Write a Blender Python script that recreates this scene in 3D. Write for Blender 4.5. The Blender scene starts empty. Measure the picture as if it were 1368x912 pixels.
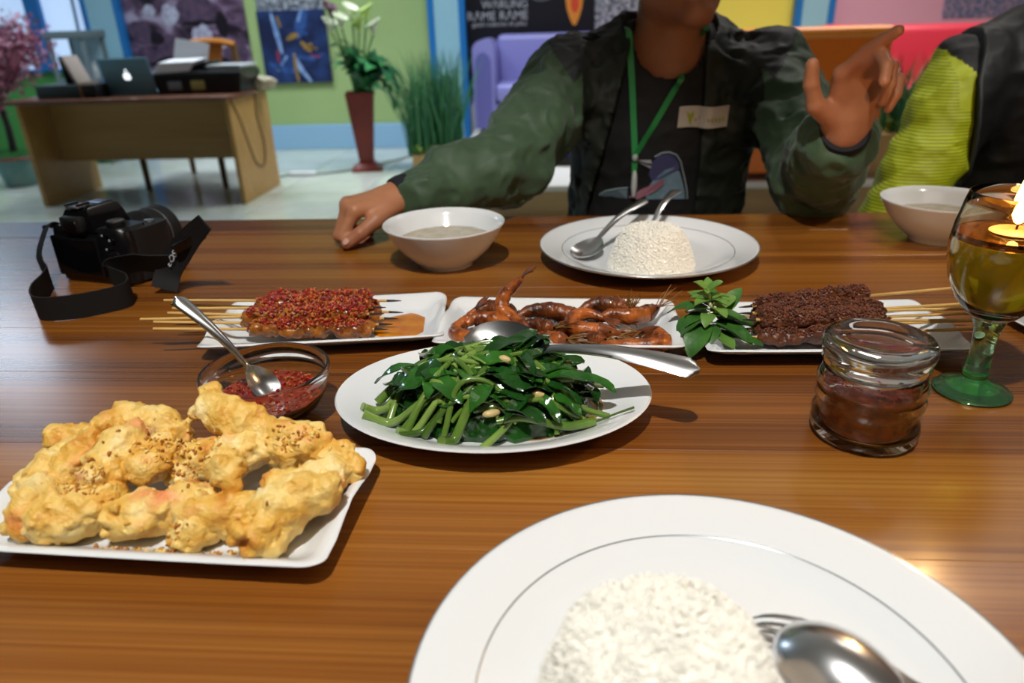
import bpy, bmesh, math, random
import numpy as np
from mathutils import Vector, Matrix

S = bpy.context.scene
COL = S.collection
R_ = math.radians

# ---------------------------------------------------------------- camera
cam_d = bpy.data.cameras.new('camera'); cam = bpy.data.objects.new('camera', cam_d); COL.objects.link(cam)
_th, _ph, _yw = R_(24.2), R_(1.8), R_(4.5)
_r = Vector((math.cos(_yw), math.sin(_yw), 0)); _fh = Vector((-math.sin(_yw), math.cos(_yw), 0)); _z = Vector((0, 0, 1))
_f = _fh * math.cos(_th) - _z * math.sin(_th); _u = _fh * math.sin(_th) + _z * math.cos(_th)
_R = _r * math.cos(_ph) - _u * math.sin(_ph); _U = _u * math.cos(_ph) + _r * math.sin(_ph)
_m = Matrix.Identity(4)
for i in range(3):
    _m[i][0], _m[i][1], _m[i][2] = _R[i], _U[i], -_f[i]
_m[2][3] = 1.05
cam.matrix_world = _m
cam_d.sensor_width = 13.2; cam_d.lens = 13.2 * 960 / 1368
cam_d.clip_start = 0.02; cam_d.clip_end = 60
cam_d.dof.use_dof = True; cam_d.dof.focus_distance = 0.62; cam_d.dof.aperture_fstop = 2.0
S.camera = cam

# ---------------------------------------------------------------- exposure, world, lights
S.view_settings.view_transform = 'Standard'; S.view_settings.look = 'None'
S.view_settings.gamma = 1; S.view_settings.use_curve_mapping = False
S.view_settings.exposure = 0.0
w = bpy.data.worlds.new('world'); S.world = w; w.use_nodes = True
w.node_tree.nodes['Background'].inputs[0].default_value = (0.6, 0.7, 0.85, 1)
w.node_tree.nodes['Background'].inputs[1].default_value = 0.1


def light(name, kind, loc, target, power, color, **kw):
    d = bpy.data.lights.new(name, kind); d.energy = power; d.color = color
    for k, v in kw.items():
        setattr(d, k, v)
    o = bpy.data.objects.new(name, d); COL.objects.link(o); o.location = loc
    o.rotation_euler = (Vector(target) - Vector(loc)).to_track_quat('-Z', 'Y').to_euler()
    return o


# ceiling spotlight over the diners' table
light('spot_lamp', 'SPOT', (-0.12, -0.3, 2.55), (-0.10, 0.68, 0.75), 150, (1.0, 0.97, 0.92), spot_size=R_(37), spot_blend=0.45, shadow_soft_size=0.022)
light('fill_spot_behind', 'SPOT', (0.75, 2.15, 2.85), (0.40, 1.50, 0.95), 40, (1.0, 0.97, 0.92), spot_size=R_(26), spot_blend=0.6, shadow_soft_size=0.04)  # unseen spot added to brighten the jacket's shoulders and sleeves
light('spot_lamp_right', 'SPOT', (1.25, 0.25, 2.6), (0.74, 1.12, 0.80), 75, (1.0, 0.95, 0.88), spot_size=R_(24), spot_blend=0.6, shadow_soft_size=0.022)
# ceiling panels of the room, with unseen fill lights added among them
light('panel_lamp_rear_left', 'AREA', (-4.5, 4.6, 2.92), (-4.2, 4.6, 0), 26, (0.78, 0.90, 1.0), shape='RECTANGLE', size=1.4, size_y=0.6, spread=R_(122))
light('panel_lamp_left_middle', 'AREA', (-2.4, 5.6, 2.92), (-2.4, 5.6, 0), 36, (0.84, 0.93, 1.0), shape='RECTANGLE', size=1.2, size_y=0.4, spread=R_(122))
light('fill_panel_middle_right', 'AREA', (1.7, 2.7, 2.92), (1.7, 2.7, 0), 9, (1.0, 0.95, 0.88), shape='RECTANGLE', size=1.2, size_y=0.4)  # unseen fill added to brighten the orange armchair, red sofa and jacket shoulder
light('panel_lamp_rear_middle', 'AREA', (-0.6, 5.0, 2.92), (-0.6, 5.0, 0), 42, (0.86, 0.94, 1.0), shape='RECTANGLE', size=1.6, size_y=0.5, spread=R_(122))
light('panel_lamp_rear_right', 'AREA', (2.2, 4.9, 2.92), (2.2, 4.9, 0), 58, (1.0, 0.93, 0.84), shape='RECTANGLE', size=1.6, size_y=0.5, spread=R_(122))
light('fill_panel_front', 'AREA', (0.6, -0.9, 2.92), (0.6, -0.9, 0), 6, (1.0, 0.90, 0.78), shape='RECTANGLE', size=1.6, size_y=0.8)  # weak unseen fill added behind the camera
light('downlight_left', 'SPOT', (-4.4, 4.9, 2.85), (-0.62, 0.80, 0.75), 60, (0.66, 0.82, 1.0), spot_size=R_(18), spot_blend=0.8, shadow_soft_size=0.3)

# ---------------------------------------------------------------- helpers: colour and materials


def lin(c):
    if isinstance(c, str):
        c = tuple(int(c[i:i + 2], 16) for i in (0, 2, 4))
    return tuple((x / 255 / 12.92 if x / 255 <= 0.04045 else ((x / 255 + 0.055) / 1.055) ** 2.4) for x in c) + (1,)


MATS = {}


def mat(name, c, rough=0.5, metal=0.0, c2=None, cscale=8.0, bump=0.0, bscale=40.0, trans=0.0, ior=1.45, coat=0.0,
        sss=0.0, emit=None, estr=0.0, stretch=None, detail=4.0, contrast=(0.35, 0.65), spec=0.5, sheen=0.0, alpha=1.0, bdist=0.002):
    if name in MATS:
        return MATS[name]
    m = bpy.data.materials.new(name); m.use_nodes = True
    nt = m.node_tree; N = nt.nodes; L = nt.links
    p = N['Principled BSDF']
    p.inputs['Base Color'].default_value = lin(c)
    p.inputs['Roughness'].default_value = rough; p.inputs['Metallic'].default_value = metal
    p.inputs['IOR'].default_value = ior
    p.inputs['Transmission Weight'].default_value = trans
    p.inputs['Coat Weight'].default_value = coat
    p.inputs['Specular IOR Level'].default_value = spec
    p.inputs['Sheen Weight'].default_value = sheen
    if sss:
        p.inputs['Subsurface Weight'].default_value = sss
        p.inputs['Subsurface Radius'].default_value = (0.012, 0.006, 0.003)
        p.inputs['Subsurface Scale'].default_value = 0.4
    if emit:
        p.inputs['Emission Color'].default_value = lin(emit); p.inputs['Emission Strength'].default_value = estr
    tc = None
    if c2 or bump:
        tc = N.new('ShaderNodeTexCoord'); mp = N.new('ShaderNodeMapping'); L.new(tc.outputs['Object'], mp.inputs[0])
        if stretch:
            mp.inputs['Scale'].default_value = stretch
    if c2:
        n = N.new('ShaderNodeTexNoise'); n.inputs['Scale'].default_value = cscale; n.inputs['Detail'].default_value = detail
        L.new(mp.outputs[0], n.inputs['Vector'])
        r = N.new('ShaderNodeValToRGB'); r.color_ramp.elements[0].position = contrast[0]; r.color_ramp.elements[1].position = contrast[1]
        r.color_ramp.elements[0].color = lin(c); r.color_ramp.elements[1].color = lin(c2)
        L.new(n.outputs['Fac'], r.inputs[0]); L.new(r.outputs[0], p.inputs['Base Color'])
    if bump:
        n2 = N.new('ShaderNodeTexNoise'); n2.inputs['Scale'].default_value = bscale; n2.inputs['Detail'].default_value = 3
        L.new(mp.outputs[0], n2.inputs['Vector'])
        b = N.new('ShaderNodeBump'); b.inputs['Strength'].default_value = bump; b.inputs['Distance'].default_value = bdist
        L.new(n2.outputs['Fac'], b.inputs['Height']); L.new(b.outputs[0], p.inputs['Normal'])
    MATS[name] = m
    return m


def wood(name, stops, grain=(0.7, 9.0, 9.0), rough=0.3, coat=0.0, random_shift=True, bump=0.05, tint=0.0, scale2=(0.5, 60, 60)):
    """Long-grained wood, the grain running along the object's X axis; every board gets its own shift."""
    if name in MATS:
        return MATS[name]
    m = bpy.data.materials.new(name); m.use_nodes = True
    nt = m.node_tree; N = nt.nodes; L = nt.links; p = N['Principled BSDF']
    tc = N.new('ShaderNodeTexCoord'); oi = N.new('ShaderNodeObjectInfo')
    add = N.new('ShaderNodeVectorMath'); add.operation = 'ADD'
    sc = N.new('ShaderNodeVectorMath'); sc.operation = 'SCALE'; sc.inputs[0].default_value = (7, 13, 5)
    L.new(oi.outputs['Random'], sc.inputs['Scale']); L.new(tc.outputs['Object'], add.inputs[0])
    if random_shift:
        L.new(sc.outputs[0], add.inputs[1])
    mp = N.new('ShaderNodeMapping'); mp.inputs['Scale'].default_value = grain; L.new(add.outputs[0], mp.inputs[0])
    n = N.new('ShaderNodeTexNoise'); n.inputs['Scale'].default_value = 1.0; n.inputs['Detail'].default_value = 5; n.inputs['Distortion'].default_value = 0.35
    L.new(mp.outputs[0], n.inputs['Vector'])
    mp2 = N.new('ShaderNodeMapping'); mp2.inputs['Scale'].default_value = scale2; L.new(add.outputs[0], mp2.inputs[0])
    n2 = N.new('ShaderNodeTexNoise'); n2.inputs['Scale'].default_value = 1.5; n2.inputs['Detail'].default_value = 4
    L.new(mp2.outputs[0], n2.inputs['Vector'])
    mx = N.new('ShaderNodeMath'); mx.operation = 'MULTIPLY_ADD'; mx.inputs[1].default_value = 0.4
    L.new(n2.outputs['Fac'], mx.inputs[0])
    ms = N.new('ShaderNodeMath'); ms.operation = 'MULTIPLY'; ms.inputs[1].default_value = 0.68
    L.new(n.outputs['Fac'], ms.inputs[0]); L.new(ms.outputs[0], mx.inputs[2])
    last = mx
    if tint:
        rr = N.new('ShaderNodeMath'); rr.operation = 'MULTIPLY_ADD'; rr.inputs[1].default_value = tint; rr.inputs[2].default_value = -tint / 2
        L.new(oi.outputs['Random'], rr.inputs[0])
        ad = N.new('ShaderNodeMath'); ad.operation = 'ADD'; L.new(mx.outputs[0], ad.inputs[0]); L.new(rr.outputs[0], ad.inputs[1]); last = ad
    r = N.new('ShaderNodeValToRGB'); e = r.color_ramp.elements
    e[0].position, e[0].color = stops[0][0], lin(stops[0][1]); e[1].position, e[1].color = stops[-1][0], lin(stops[-1][1])
    for q, c in stops[1:-1]:
        k = e.new(q); k.color = lin(c)
    L.new(last.outputs[0], r.inputs[0]); L.new(r.outputs[0], p.inputs['Base Color'])
    p.inputs['Roughness'].default_value = rough; p.inputs['Coat Weight'].default_value = coat; p.inputs['Coat Roughness'].default_value = 0.12
    b = N.new('ShaderNodeBump'); b.inputs['Strength'].default_value = bump; b.inputs['Distance'].default_value = 0.001
    L.new(n2.outputs['Fac'], b.inputs['Height']); L.new(b.outputs[0], p.inputs['Normal'])
    MATS[name] = m
    return m


# ---------------------------------------------------------------- helpers: objects


def tag(o, label=None, cat=None, group=None, kind=None):
    if label: o['label'] = label
    if cat: o['category'] = cat
    if group: o['group'] = group
    if kind: o['kind'] = kind
    return o


def thing(name, label, cat, loc=(0, 0, 0), rot=(0, 0, 0), group=None):
    o = bpy.data.objects.new(name, None); COL.objects.link(o); o.empty_display_size = 0.05
    o.location = loc; o.rotation_euler = rot if isinstance(rot, (tuple, list)) else (0, 0, rot)
    return tag(o, label, cat, group)


def copy_tree(o, parent=None):
    c = o.copy(); COL.objects.link(c); c.parent = parent
    for ch in list(o.children):
        copy_tree(ch, c)
    return c


class MB:
    def __init__(s):
        s.v = []; s.f = []; s.mi = []; s.n = 0

    def add(s, vs, fs, mi=0, M=None):
        if M is not None:
            vs = [tuple(M @ Vector(q)) for q in vs]
        else:
            vs = [tuple(q) for q in vs]
        b = s.n
        s.v.extend(vs); s.n += len(vs)
        for q in fs:
            s.f.append(tuple(b + int(i) for i in q)); s.mi.append(mi)
        return s

    def box(s, c, d, rot=(0, 0, 0), bevel=0.0, mi=0, seg=2):
        M = Matrix.Translation(c) @ (Matrix.Rotation(rot[2], 4, 'Z') @ Matrix.Rotation(rot[1], 4, 'Y') @ Matrix.Rotation(rot[0], 4, 'X'))
        if not bevel:
            x, y, z = d[0] / 2, d[1] / 2, d[2] / 2
            vs = [(-x, -y, -z), (x, -y, -z), (x, y, -z), (-x, y, -z), (-x, -y, z), (x, -y, z), (x, y, z), (-x, y, z)]
            fs = [(3, 2, 1, 0), (4, 5, 6, 7), (0, 1, 5, 4), (1, 2, 6, 5), (2, 3, 7, 6), (3, 0, 4, 7)]
            return s.add(vs, fs, mi, M)
        bm = bmesh.new(); bmesh.ops.create_cube(bm, size=1)
        for q in bm.verts:
            q.co = Vector((q.co.x * d[0], q.co.y * d[1], q.co.z * d[2]))
        bmesh.ops.bevel(bm, geom=list(bm.edges), offset=bevel, segments=seg, affect='EDGES', profile=0.5)
        bm.verts.index_update()
        s.add([q.co for q in bm.verts], [[q.index for q in f.verts] for f in bm.faces], mi, M)
        bm.free(); return s

    def tube(s, pts, r, n=8, cap=True, mi=0, flat=None, up=None, M=None):
        """Round (or flattened: flat = height/width) tube along points; r is a number or one per point."""
        P = [Vector(q) for q in pts]; k = len(P)
        rr = [r] * k if not hasattr(r, '__len__') else list(r)
        T = []
        for i in range(k):
            t = P[min(i + 1, k - 1)] - P[max(i - 1, 0)]
            T.append(t.normalized() if t.length > 1e-9 else Vector((0, 0, 1)))
        nrm = Vector(up) if up else (Vector((0, 0, 1)) if abs(T[0].z) < 0.9 else Vector((1, 0, 0)))
        vs = []; fs = []
        for i in range(k):
            nrm = (nrm - T[i] * nrm.dot(T[i]))
            nrm = nrm.normalized() if nrm.length > 1e-6 else T[i].orthogonal().normalized()
            bn = T[i].cross(nrm)
            fl = 1 if flat is None else (flat[i] if hasattr(flat, '__len__') else flat)
            for j in range(n):
                a = 2 * math.pi * j / n
                vs.append(P[i] + bn * (math.cos(a) * rr[i]) + nrm * (math.sin(a) * rr[i] * fl))
        for i in range(k - 1):
            for j in range(n):
                a, b = i * n + j, i * n + (j + 1) % n
                fs.append((a, b, b + n, a + n))
        if cap:
            fs.append(tuple(range(n - 1, -1, -1))); fs.append(tuple((k - 1) * n + j for j in range(n)))
        return s.add(vs, fs, mi, M)

    def lathe(s, prof, n=48, c=(0, 0, 0), mi=0, M=None, cap=True):
        vs = []; fs = []; idx = []
        for (r, z) in prof:
            if r < 1e-6:
                idx.append((len(vs), 1)); vs.append((c[0], c[1], c[2] + z))
            else:
                idx.append((len(vs), n))
                for j in range(n):
                    a = 2 * math.pi * j / n
                    vs.append((c[0] + r * math.cos(a), c[1] + r * math.sin(a), c[2] + z))
        for (a, na), (b, nb) in zip(idx[:-1], idx[1:]):
            for j in range(n):
                j2 = (j + 1) % n
                if na == 1 and nb == 1: continue
                if na == 1: fs.append((a, b + j2, b + j))
                elif nb == 1: fs.append((a + j, a + j2, b))
                else: fs.append((a + j, a + j2, b + j2, b + j))
        return s.add(vs, fs, mi, M)

    def ball(s, c, r, n=12, mi=0, M=None):
        rx, ry, rz = (r, r, r) if not hasattr(r, '__len__') else r
        h = n // 2
        vs = [(c[0], c[1], c[2] - rz)]; fs = []
        for i in range(1, h):
            t = math.pi * i / h
            for j in range(n):
                a = 2 * math.pi * j / n
                vs.append((c[0] + rx * math.sin(t) * math.cos(a), c[1] + ry * math.sin(t) * math.sin(a), c[2] - rz * math.cos(t)))
        vs.append((c[0], c[1], c[2] + rz)); top = len(vs) - 1
        for j in range(n):
            fs.append((0, 1 + (j + 1) % n, 1 + j)); fs.append((top, top - n + j, top - n + (j + 1) % n))
        for i in range(h - 2):
            for j in range(n):
                a = 1 + i * n + j; b = 1 + i * n + (j + 1) % n
                fs.append((a, b, b + n, a + n))
        return s.add(vs, fs, mi, M)

    def loft(s, rings, cap=True, mi=0, M=None, close=True):
        n = len(rings[0]); vs = [q for r in rings for q in r]; fs = []
        for i in range(len(rings) - 1):
            for j in range(n if close else n - 1):
                a, b = i * n + j, i * n + (j + 1) % n
                fs.append((a, b, b + n, a + n))
        if cap:
            fs.append(tuple(range(n - 1, -1, -1))); fs.append(tuple((len(rings) - 1) * n + j for j in range(n)))
        return s.add(vs, fs, mi, M)

    def ribbon(s, pts, wid, thick, wdir=(0, 0, 1), mi=0):
        """Flat strap of rectangular section: wid along wdir (one, or one per point), thick across."""
        P = [Vector(q) for q in pts]; rings = []
        for i, q in enumerate(P):
            t = (P[min(i + 1, len(P) - 1)] - P[max(i - 1, 0)]).normalized()
            wv = Vector(wdir[i]) if hasattr(wdir[0], '__len__') else Vector(wdir)
            wv = (wv - t * wv.dot(t)).normalized(); nv = t.cross(wv)
            a = wid[i] if hasattr(wid, '__len__') else wid
            rings.append([q + wv * a / 2 + nv * thick / 2, q - wv * a / 2 + nv * thick / 2, q - wv * a / 2 - nv * thick / 2, q + wv * a / 2 - nv * thick / 2])
        return s.loft(rings, mi=mi)

    def leaf(s, base, d, nrm, length, width, bend=0.3, fold=0.2, n=6, thick=0.0006, mi=0, wave=0.0):
        """A pointed leaf with a midrib fold, some bend and real thickness."""
        d = Vector(d).normalized(); nv = Vector(nrm); nv = (nv - d * nv.dot(d)).normalized(); sd = d.cross(nv)
        vs = []; fs = []
        cur = Vector(base); ang = 0
        rows = []
        for i in range(n + 1):
            t = i / n
            wd = width / 2 * (math.sin(math.pi * min(1, t * 0.93 + 0.07)) ** 0.8) if i < n else 0.0003
            dd = d * math.cos(ang) - nv * math.sin(ang); nn = nv * math.cos(ang) + d * math.sin(ang)
            wv = wave * math.sin(t * 9)
            rows.append((cur.copy(), wd, nn, wv))
            cur = cur + dd * (length / n); ang += bend / n * 1.6
        for side in (1, -1):
            for (q, wd, nn, wv) in rows:
                o = nn * (thick * side)
                vs += [q - sd * wd + nn * (wd * fold + wv) + o, q + o, q + sd * wd + nn * (wd * fold - wv) + o]
        m = (n + 1) * 3
        for i in range(n):
            for k in (0, 1):
                a = i * 3 + k
                fs.append((a, a + 1, a + 4, a + 3)); fs.append((m + a, m + a + 3, m + a + 4, m + a + 1))
            for k in (0, 2):
                a = i * 3 + k
                fs.append((a, a + 3, m + a + 3, m + a))
        fs.append((0, 1, m + 1, m)); fs.append((1, 2, m + 2, m + 1))
        e = n * 3
        fs.append((e, e + 1, m + e + 1, m + e)); fs.append((e + 1, e + 2, m + e + 2, m + e + 1))
        return s.add(vs, fs, mi)

    def mesh(s, name, mats, smooth=True, angle=40):
        me = bpy.data.meshes.new(name); me.from_pydata(s.v, [], s.f); me.validate()
        for m in (mats if isinstance(mats, (list, tuple)) else [mats]):
            me.materials.append(m)
        if len(me.polygons) == len(s.mi):
            me.polygons.foreach_set('material_index', s.mi)
        if smooth:
            me.polygons.foreach_set('use_smooth', [True] * len(me.polygons))
            me.set_sharp_from_angle(angle=R_(angle))
        me.update()
        bm = bmesh.new(); bm.from_mesh(me); bmesh.ops.recalc_face_normals(bm, faces=bm.faces); bm.to_mesh(me); bm.free()
        return me

    def build(s, name, mats, parent=None, loc=(0, 0, 0), rot=0, smooth=True, angle=40):
        return link(name, s.mesh(name, mats, smooth, angle), parent, loc, rot)


def link(name, me, parent=None, loc=(0, 0, 0), rot=0):
    o = bpy.data.objects.new(name, me); COL.objects.link(o); o.parent = parent
    o.location = loc; o.rotation_euler = rot if isinstance(rot, (tuple, list)) else (0, 0, rot)
    return o


def struct(o, label=None):
    o['kind'] = 'structure'
    if label: o['label'] = label
    return o


def text_mesh(body, size, depth=0.0006, align='CENTER'):
    cu = bpy.data.curves.new('lettering', 'FONT'); cu.body = body; cu.size = size; cu.extrude = depth; cu.align_x = align
    o = bpy.data.objects.new('lettering', cu); COL.objects.link(o)
    bpy.context.view_layer.update()
    me = bpy.data.meshes.new_from_object(o.evaluated_get(bpy.context.evaluated_depsgraph_get()))
    bpy.data.objects.remove(o); bpy.data.curves.remove(cu)
    return me


# ---------------------------------------------------------------- helpers: implicit surfaces (distance fields meshed with surface nets)


def vnoise(P, seed=0):
    I = np.floor(P).astype(np.int64); F = (P - I).astype(np.float32); F = F * F * (3 - 2 * F)

    def hsh(a, b, c):
        h = (a * 374761393 + b * 668265263 + c * 1274126177 + seed * 974634127) & 0xffffffff
        h = ((h ^ (h >> 13)) * 1103515245) & 0xffffffff
        h = ((h ^ (h >> 16)) * 668265263) & 0xffffffff
        return ((h >> 8) & 0xffff).astype(np.float32) / 32767.5 - 1
    x, y, z = I[:, 0], I[:, 1], I[:, 2]; fx, fy, fz = F[:, 0], F[:, 1], F[:, 2]
    r = 0
    for dz in (0, 1):
        wz = fz if dz else 1 - fz
        for dy in (0, 1):
            wy = fy if dy else 1 - fy
            r = r + wz * wy * ((1 - fx) * hsh(x, y + dy, z + dz) + fx * hsh(x + 1, y + dy, z + dz))
    return r


def smin(a, b, k):
    if k <= 0: return np.minimum(a, b)
    h = np.maximum(k - np.abs(a - b), 0) / k
    return np.minimum(a, b) - h * h * k * 0.25


def cone_d(P, a, b, ra, rb):
    a = np.asarray(a, np.float32); b = np.asarray(b, np.float32); ba = b - a
    t = np.clip(((P - a) @ ba) / max(float(ba @ ba), 1e-12), 0, 1)
    return np.linalg.norm(P - a - t[:, None] * ba, axis=1) - (ra + t * (rb - ra))


def ell_d(P, c, r, M=None):
    q = P - np.asarray(c, np.float32)
    if M is not None: q = q @ np.asarray(M, np.float32).T
    r = np.asarray(r, np.float32)
    k0 = np.linalg.norm(q / r, axis=1); k1 = np.linalg.norm(q / (r * r), axis=1)
    return k0 * (k0 - 1) / np.maximum(k1, 1e-6)


def field(prims):
    """prims: ('c', a, b, ra, rb, k) tapered capsule or ('e', centre, radii, matrix, k) ellipsoid, joined smoothly in turn."""
    def fn(P):
        d = None
        for q in prims:
            e = cone_d(P, q[1], q[2], q[3], q[4]) if q[0] == 'c' else ell_d(P, q[1], q[2], q[3])
            d = e if d is None else smin(d, e, q[5] if q[0] == 'c' else q[4])
        return d
    return fn


def surface_nets(vol, lo, h):
    ins = vol < 0
    c = [ins[i:ins.shape[0] - 1 + i, j:ins.shape[1] - 1 + j, k:ins.shape[2] - 1 + k] for i in (0, 1) for j in (0, 1) for k in (0, 1)]
    anyv = c[0].copy(); allv = c[0].copy()
    for q in c[1:]:
        anyv |= q; allv &= q
    act = anyv & ~allv
    cell = np.argwhere(act); n = len(cell)
    idx = np.full(act.shape, -1, np.int32); idx[act] = np.arange(n, dtype=np.int32)
    off = np.array([(i, j, k) for i in (0, 1) for j in (0, 1) for k in (0, 1)])
    val = np.stack([vol[cell[:, 0] + o[0], cell[:, 1] + o[1], cell[:, 2] + o[2]] for o in off], 1)
    acc = np.zeros((n, 3), np.float32); cnt = np.zeros(n, np.float32)
    for a in range(8):
        for b in range(a + 1, 8):
            if abs(off[a] - off[b]).sum() != 1: continue
            va, vb = val[:, a], val[:, b]; m = (va < 0) != (vb < 0)
            t = np.where(m, va / np.where(m, va - vb, 1), 0)
            acc += np.where(m[:, None], off[a] + t[:, None] * (off[b] - off[a]), 0); cnt += m
    V = (cell + acc / cnt[:, None]) * h + np.asarray(lo)
    F = []
    for ax in range(3):
        u, w_ = [(1, 2), (2, 0), (0, 1)][ax]
        sl0 = [slice(None)] * 3; sl1 = [slice(None)] * 3; sl0[ax] = slice(0, -1); sl1[ax] = slice(1, None)
        A = ins[tuple(sl0)]; B = ins[tuple(sl1)]
        for flip, mk in ((0, A & ~B), (1, ~A & B)):
            e = np.argwhere(mk)
            e = e[(e[:, u] > 0) & (e[:, w_] > 0) & (e[:, u] < idx.shape[u]) & (e[:, w_] < idx.shape[w_]) & (e[:, ax] < idx.shape[ax])]
            q = []
            for du, dw in ((1, 1), (0, 1), (0, 0), (1, 0)):
                g = e.copy(); g[:, u] -= du; g[:, w_] -= dw; q.append(idx[g[:, 0], g[:, 1], g[:, 2]])
            q = np.stack(q, 1)
            F.append(q[:, ::-1] if flip else q)
    return V, np.concatenate(F)


def mesh_field(fn, lo, hi, h, B=6, slack=0.0):
    lo = np.asarray(lo, np.float32); hi = np.asarray(hi, np.float32)
    nb = np.ceil((hi - lo) / (h * B)).astype(int) + 1
    g = np.stack(np.meshgrid(*[np.arange(k) for k in nb], indexing='ij'), -1).reshape(-1, 3)
    dc = np.concatenate([fn((lo + (q * B + (B - 1) / 2) * h).astype(np.float32)) for q in np.array_split(g, max(1, len(g) // 60000))])
    vol = dc.reshape(nb).astype(np.float32)
    for ax in range(3): vol = np.repeat(vol, B, axis=ax)
    near = g[np.abs(dc) < B * h * 1.0 + slack]
    o = np.stack(np.meshgrid(*[np.arange(B)] * 3, indexing='ij'), -1).reshape(-1, 3)
    for q in np.array_split(near, max(1, len(near) * B ** 3 // 250000)):
        ii = (q[:, None, :] * B + o[None]).reshape(-1, 3)
        vol[ii[:, 0], ii[:, 1], ii[:, 2]] = fn((lo + ii * h).astype(np.float32))
    return surface_nets(vol, lo, h)


def np_mesh(name, V, F, mats, mi=None):
    me = bpy.data.meshes.new(name)
    me.vertices.add(len(V)); me.vertices.foreach_set('co', np.asarray(V, np.float32).ravel())
    me.loops.add(len(F) * 4); me.loops.foreach_set('vertex_index', np.asarray(F, np.int32).ravel())
    me.polygons.add(len(F)); me.polygons.foreach_set('loop_start', np.arange(0, len(F) * 4, 4, dtype=np.int32))
    me.update(calc_edges=True); me.validate()
    for m in (mats if isinstance(mats, (list, tuple)) else [mats]): me.materials.append(m)
    if mi is not None: me.polygons.foreach_set('material_index', np.asarray(mi, np.int32))
    me.polygons.foreach_set('use_smooth', np.ones(len(me.polygons), bool))
    return me


def scatter(name, pos, nrm, shape_v, shape_f, scales, mats, rng, parent=None, align=0.0, loc=(0, 0, 0), tri=False):
    """Many small grains as one mesh: shape_v (k,3), faces of equal size."""
    n = len(pos); k = len(shape_v)
    q = rng.normal(size=(n, 4)); q /= np.linalg.norm(q, axis=1)[:, None]
    w_, x, y, z = q.T
    Rm = np.stack([1 - 2 * (y * y + z * z), 2 * (x * y - z * w_), 2 * (x * z + y * w_), 2 * (x * y + z * w_), 1 - 2 * (x * x + z * z), 2 * (y * z - x * w_),
                   2 * (x * z - y * w_), 2 * (y * z + x * w_), 1 - 2 * (x * x + y * y)], 1).reshape(n, 3, 3)
    V = np.einsum('nij,kj->nki', Rm, shape_v) * np.asarray(scales).reshape(n, 1, -1) + np.asarray(pos)[:, None, :]
    F = (np.asarray(shape_f)[None] + (np.arange(n) * k)[:, None, None]).reshape(-1, len(shape_f[0]))
    me = bpy.data.meshes.new(name)
    fl = F.shape[1]
    me.vertices.add(n * k); me.vertices.foreach_set('co', V.astype(np.float32).ravel())
    me.loops.add(F.size); me.loops.foreach_set('vertex_index', F.astype(np.int32).ravel())
    me.polygons.add(len(F)); me.polygons.foreach_set('loop_start', np.arange(0, F.size, fl, dtype=np.int32))
    me.update(calc_edges=True)
    for m in (mats if isinstance(mats, (list, tuple)) else [mats]): me.materials.append(m)
    if isinstance(mats, (list, tuple)) and len(mats) > 1:
        me.polygons.foreach_set('material_index', np.repeat(rng.integers(0, len(mats), n), len(shape_f)).astype(np.int32))
    me.polygons.foreach_set('use_smooth', np.ones(len(me.polygons), bool))
    return link(name, me, parent, loc)


def grain_shape(L=1.0, w_=0.35, n=5, m=4):
    vs = []; fs = []
    for i in range(m + 1):
        t = math.pi * i / m
        for j in range(n):
            a = 2 * math.pi * j / n
            vs.append((w_ * math.sin(t) * math.cos(a), w_ * math.sin(t) * math.sin(a), -L * math.cos(t)))
    for i in range(m):
        for j in range(n):
            fs.append((i * n + j, i * n + (j + 1) % n, (i + 1) * n + (j + 1) % n, (i + 1) * n + j))
    return np.array(vs), np.array(fs)


def spline(pts, n=20):
    """Catmull-Rom through the points."""
    P = [Vector(q) for q in pts]; P = [P[0] * 2 - P[1]] + P + [P[-1] * 2 - P[-2]]
    out = []; segs = len(P) - 3
    for i in range(n + 1):
        u = i / n * segs; k = min(int(u), segs - 1); t = u - k
        a, b, c, d = P[k:k + 4]
        out.append(0.5 * ((2 * b) + (c - a) * t + (2 * a - 5 * b + 4 * c - d) * t * t + (3 * b - a - 3 * c + d) * t ** 3))
    return out


ORD = ['first', 'second', 'third', 'fourth', 'fifth', 'sixth', 'seventh', 'eighth', 'ninth', 'tenth', 'eleventh', 'twelfth']

# ================================================================ THE ROOM
rng = np.random.default_rng(7); random.seed(7)
WY = 6.68
M_GREEN = mat('wall_green', '9cb478', 0.55, c2='95ae72', cscale=2)
M_LBLUE = mat('wall_light_blue', '8fbccd', 0.5)
M_BLUE = mat('edge_blue', '1f6fb4', 0.4)
M_BAND = mat('band_blue', '8db6d6', 0.5)
M_WHITE = mat('wall_white', 'd5d8d6', 0.7)
M_YEL = mat('wall_yellow', 'e0d258', 0.6)
M_PINK = mat('wall_pink', 'd59fb4', 0.6)


def glitter(name, a, b):
    m = mat(name, a, 0.3, 0.6, c2=b, cscale=38, detail=2, contrast=(0.42, 0.6), bump=1.0, bscale=90)
    return m


M_GLIT = glitter('glitter_silver', '56657c', 'e4ecf6'); M_GLIT2 = glitter('glitter_lilac', '7088b8', 'c9b6d4')

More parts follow.
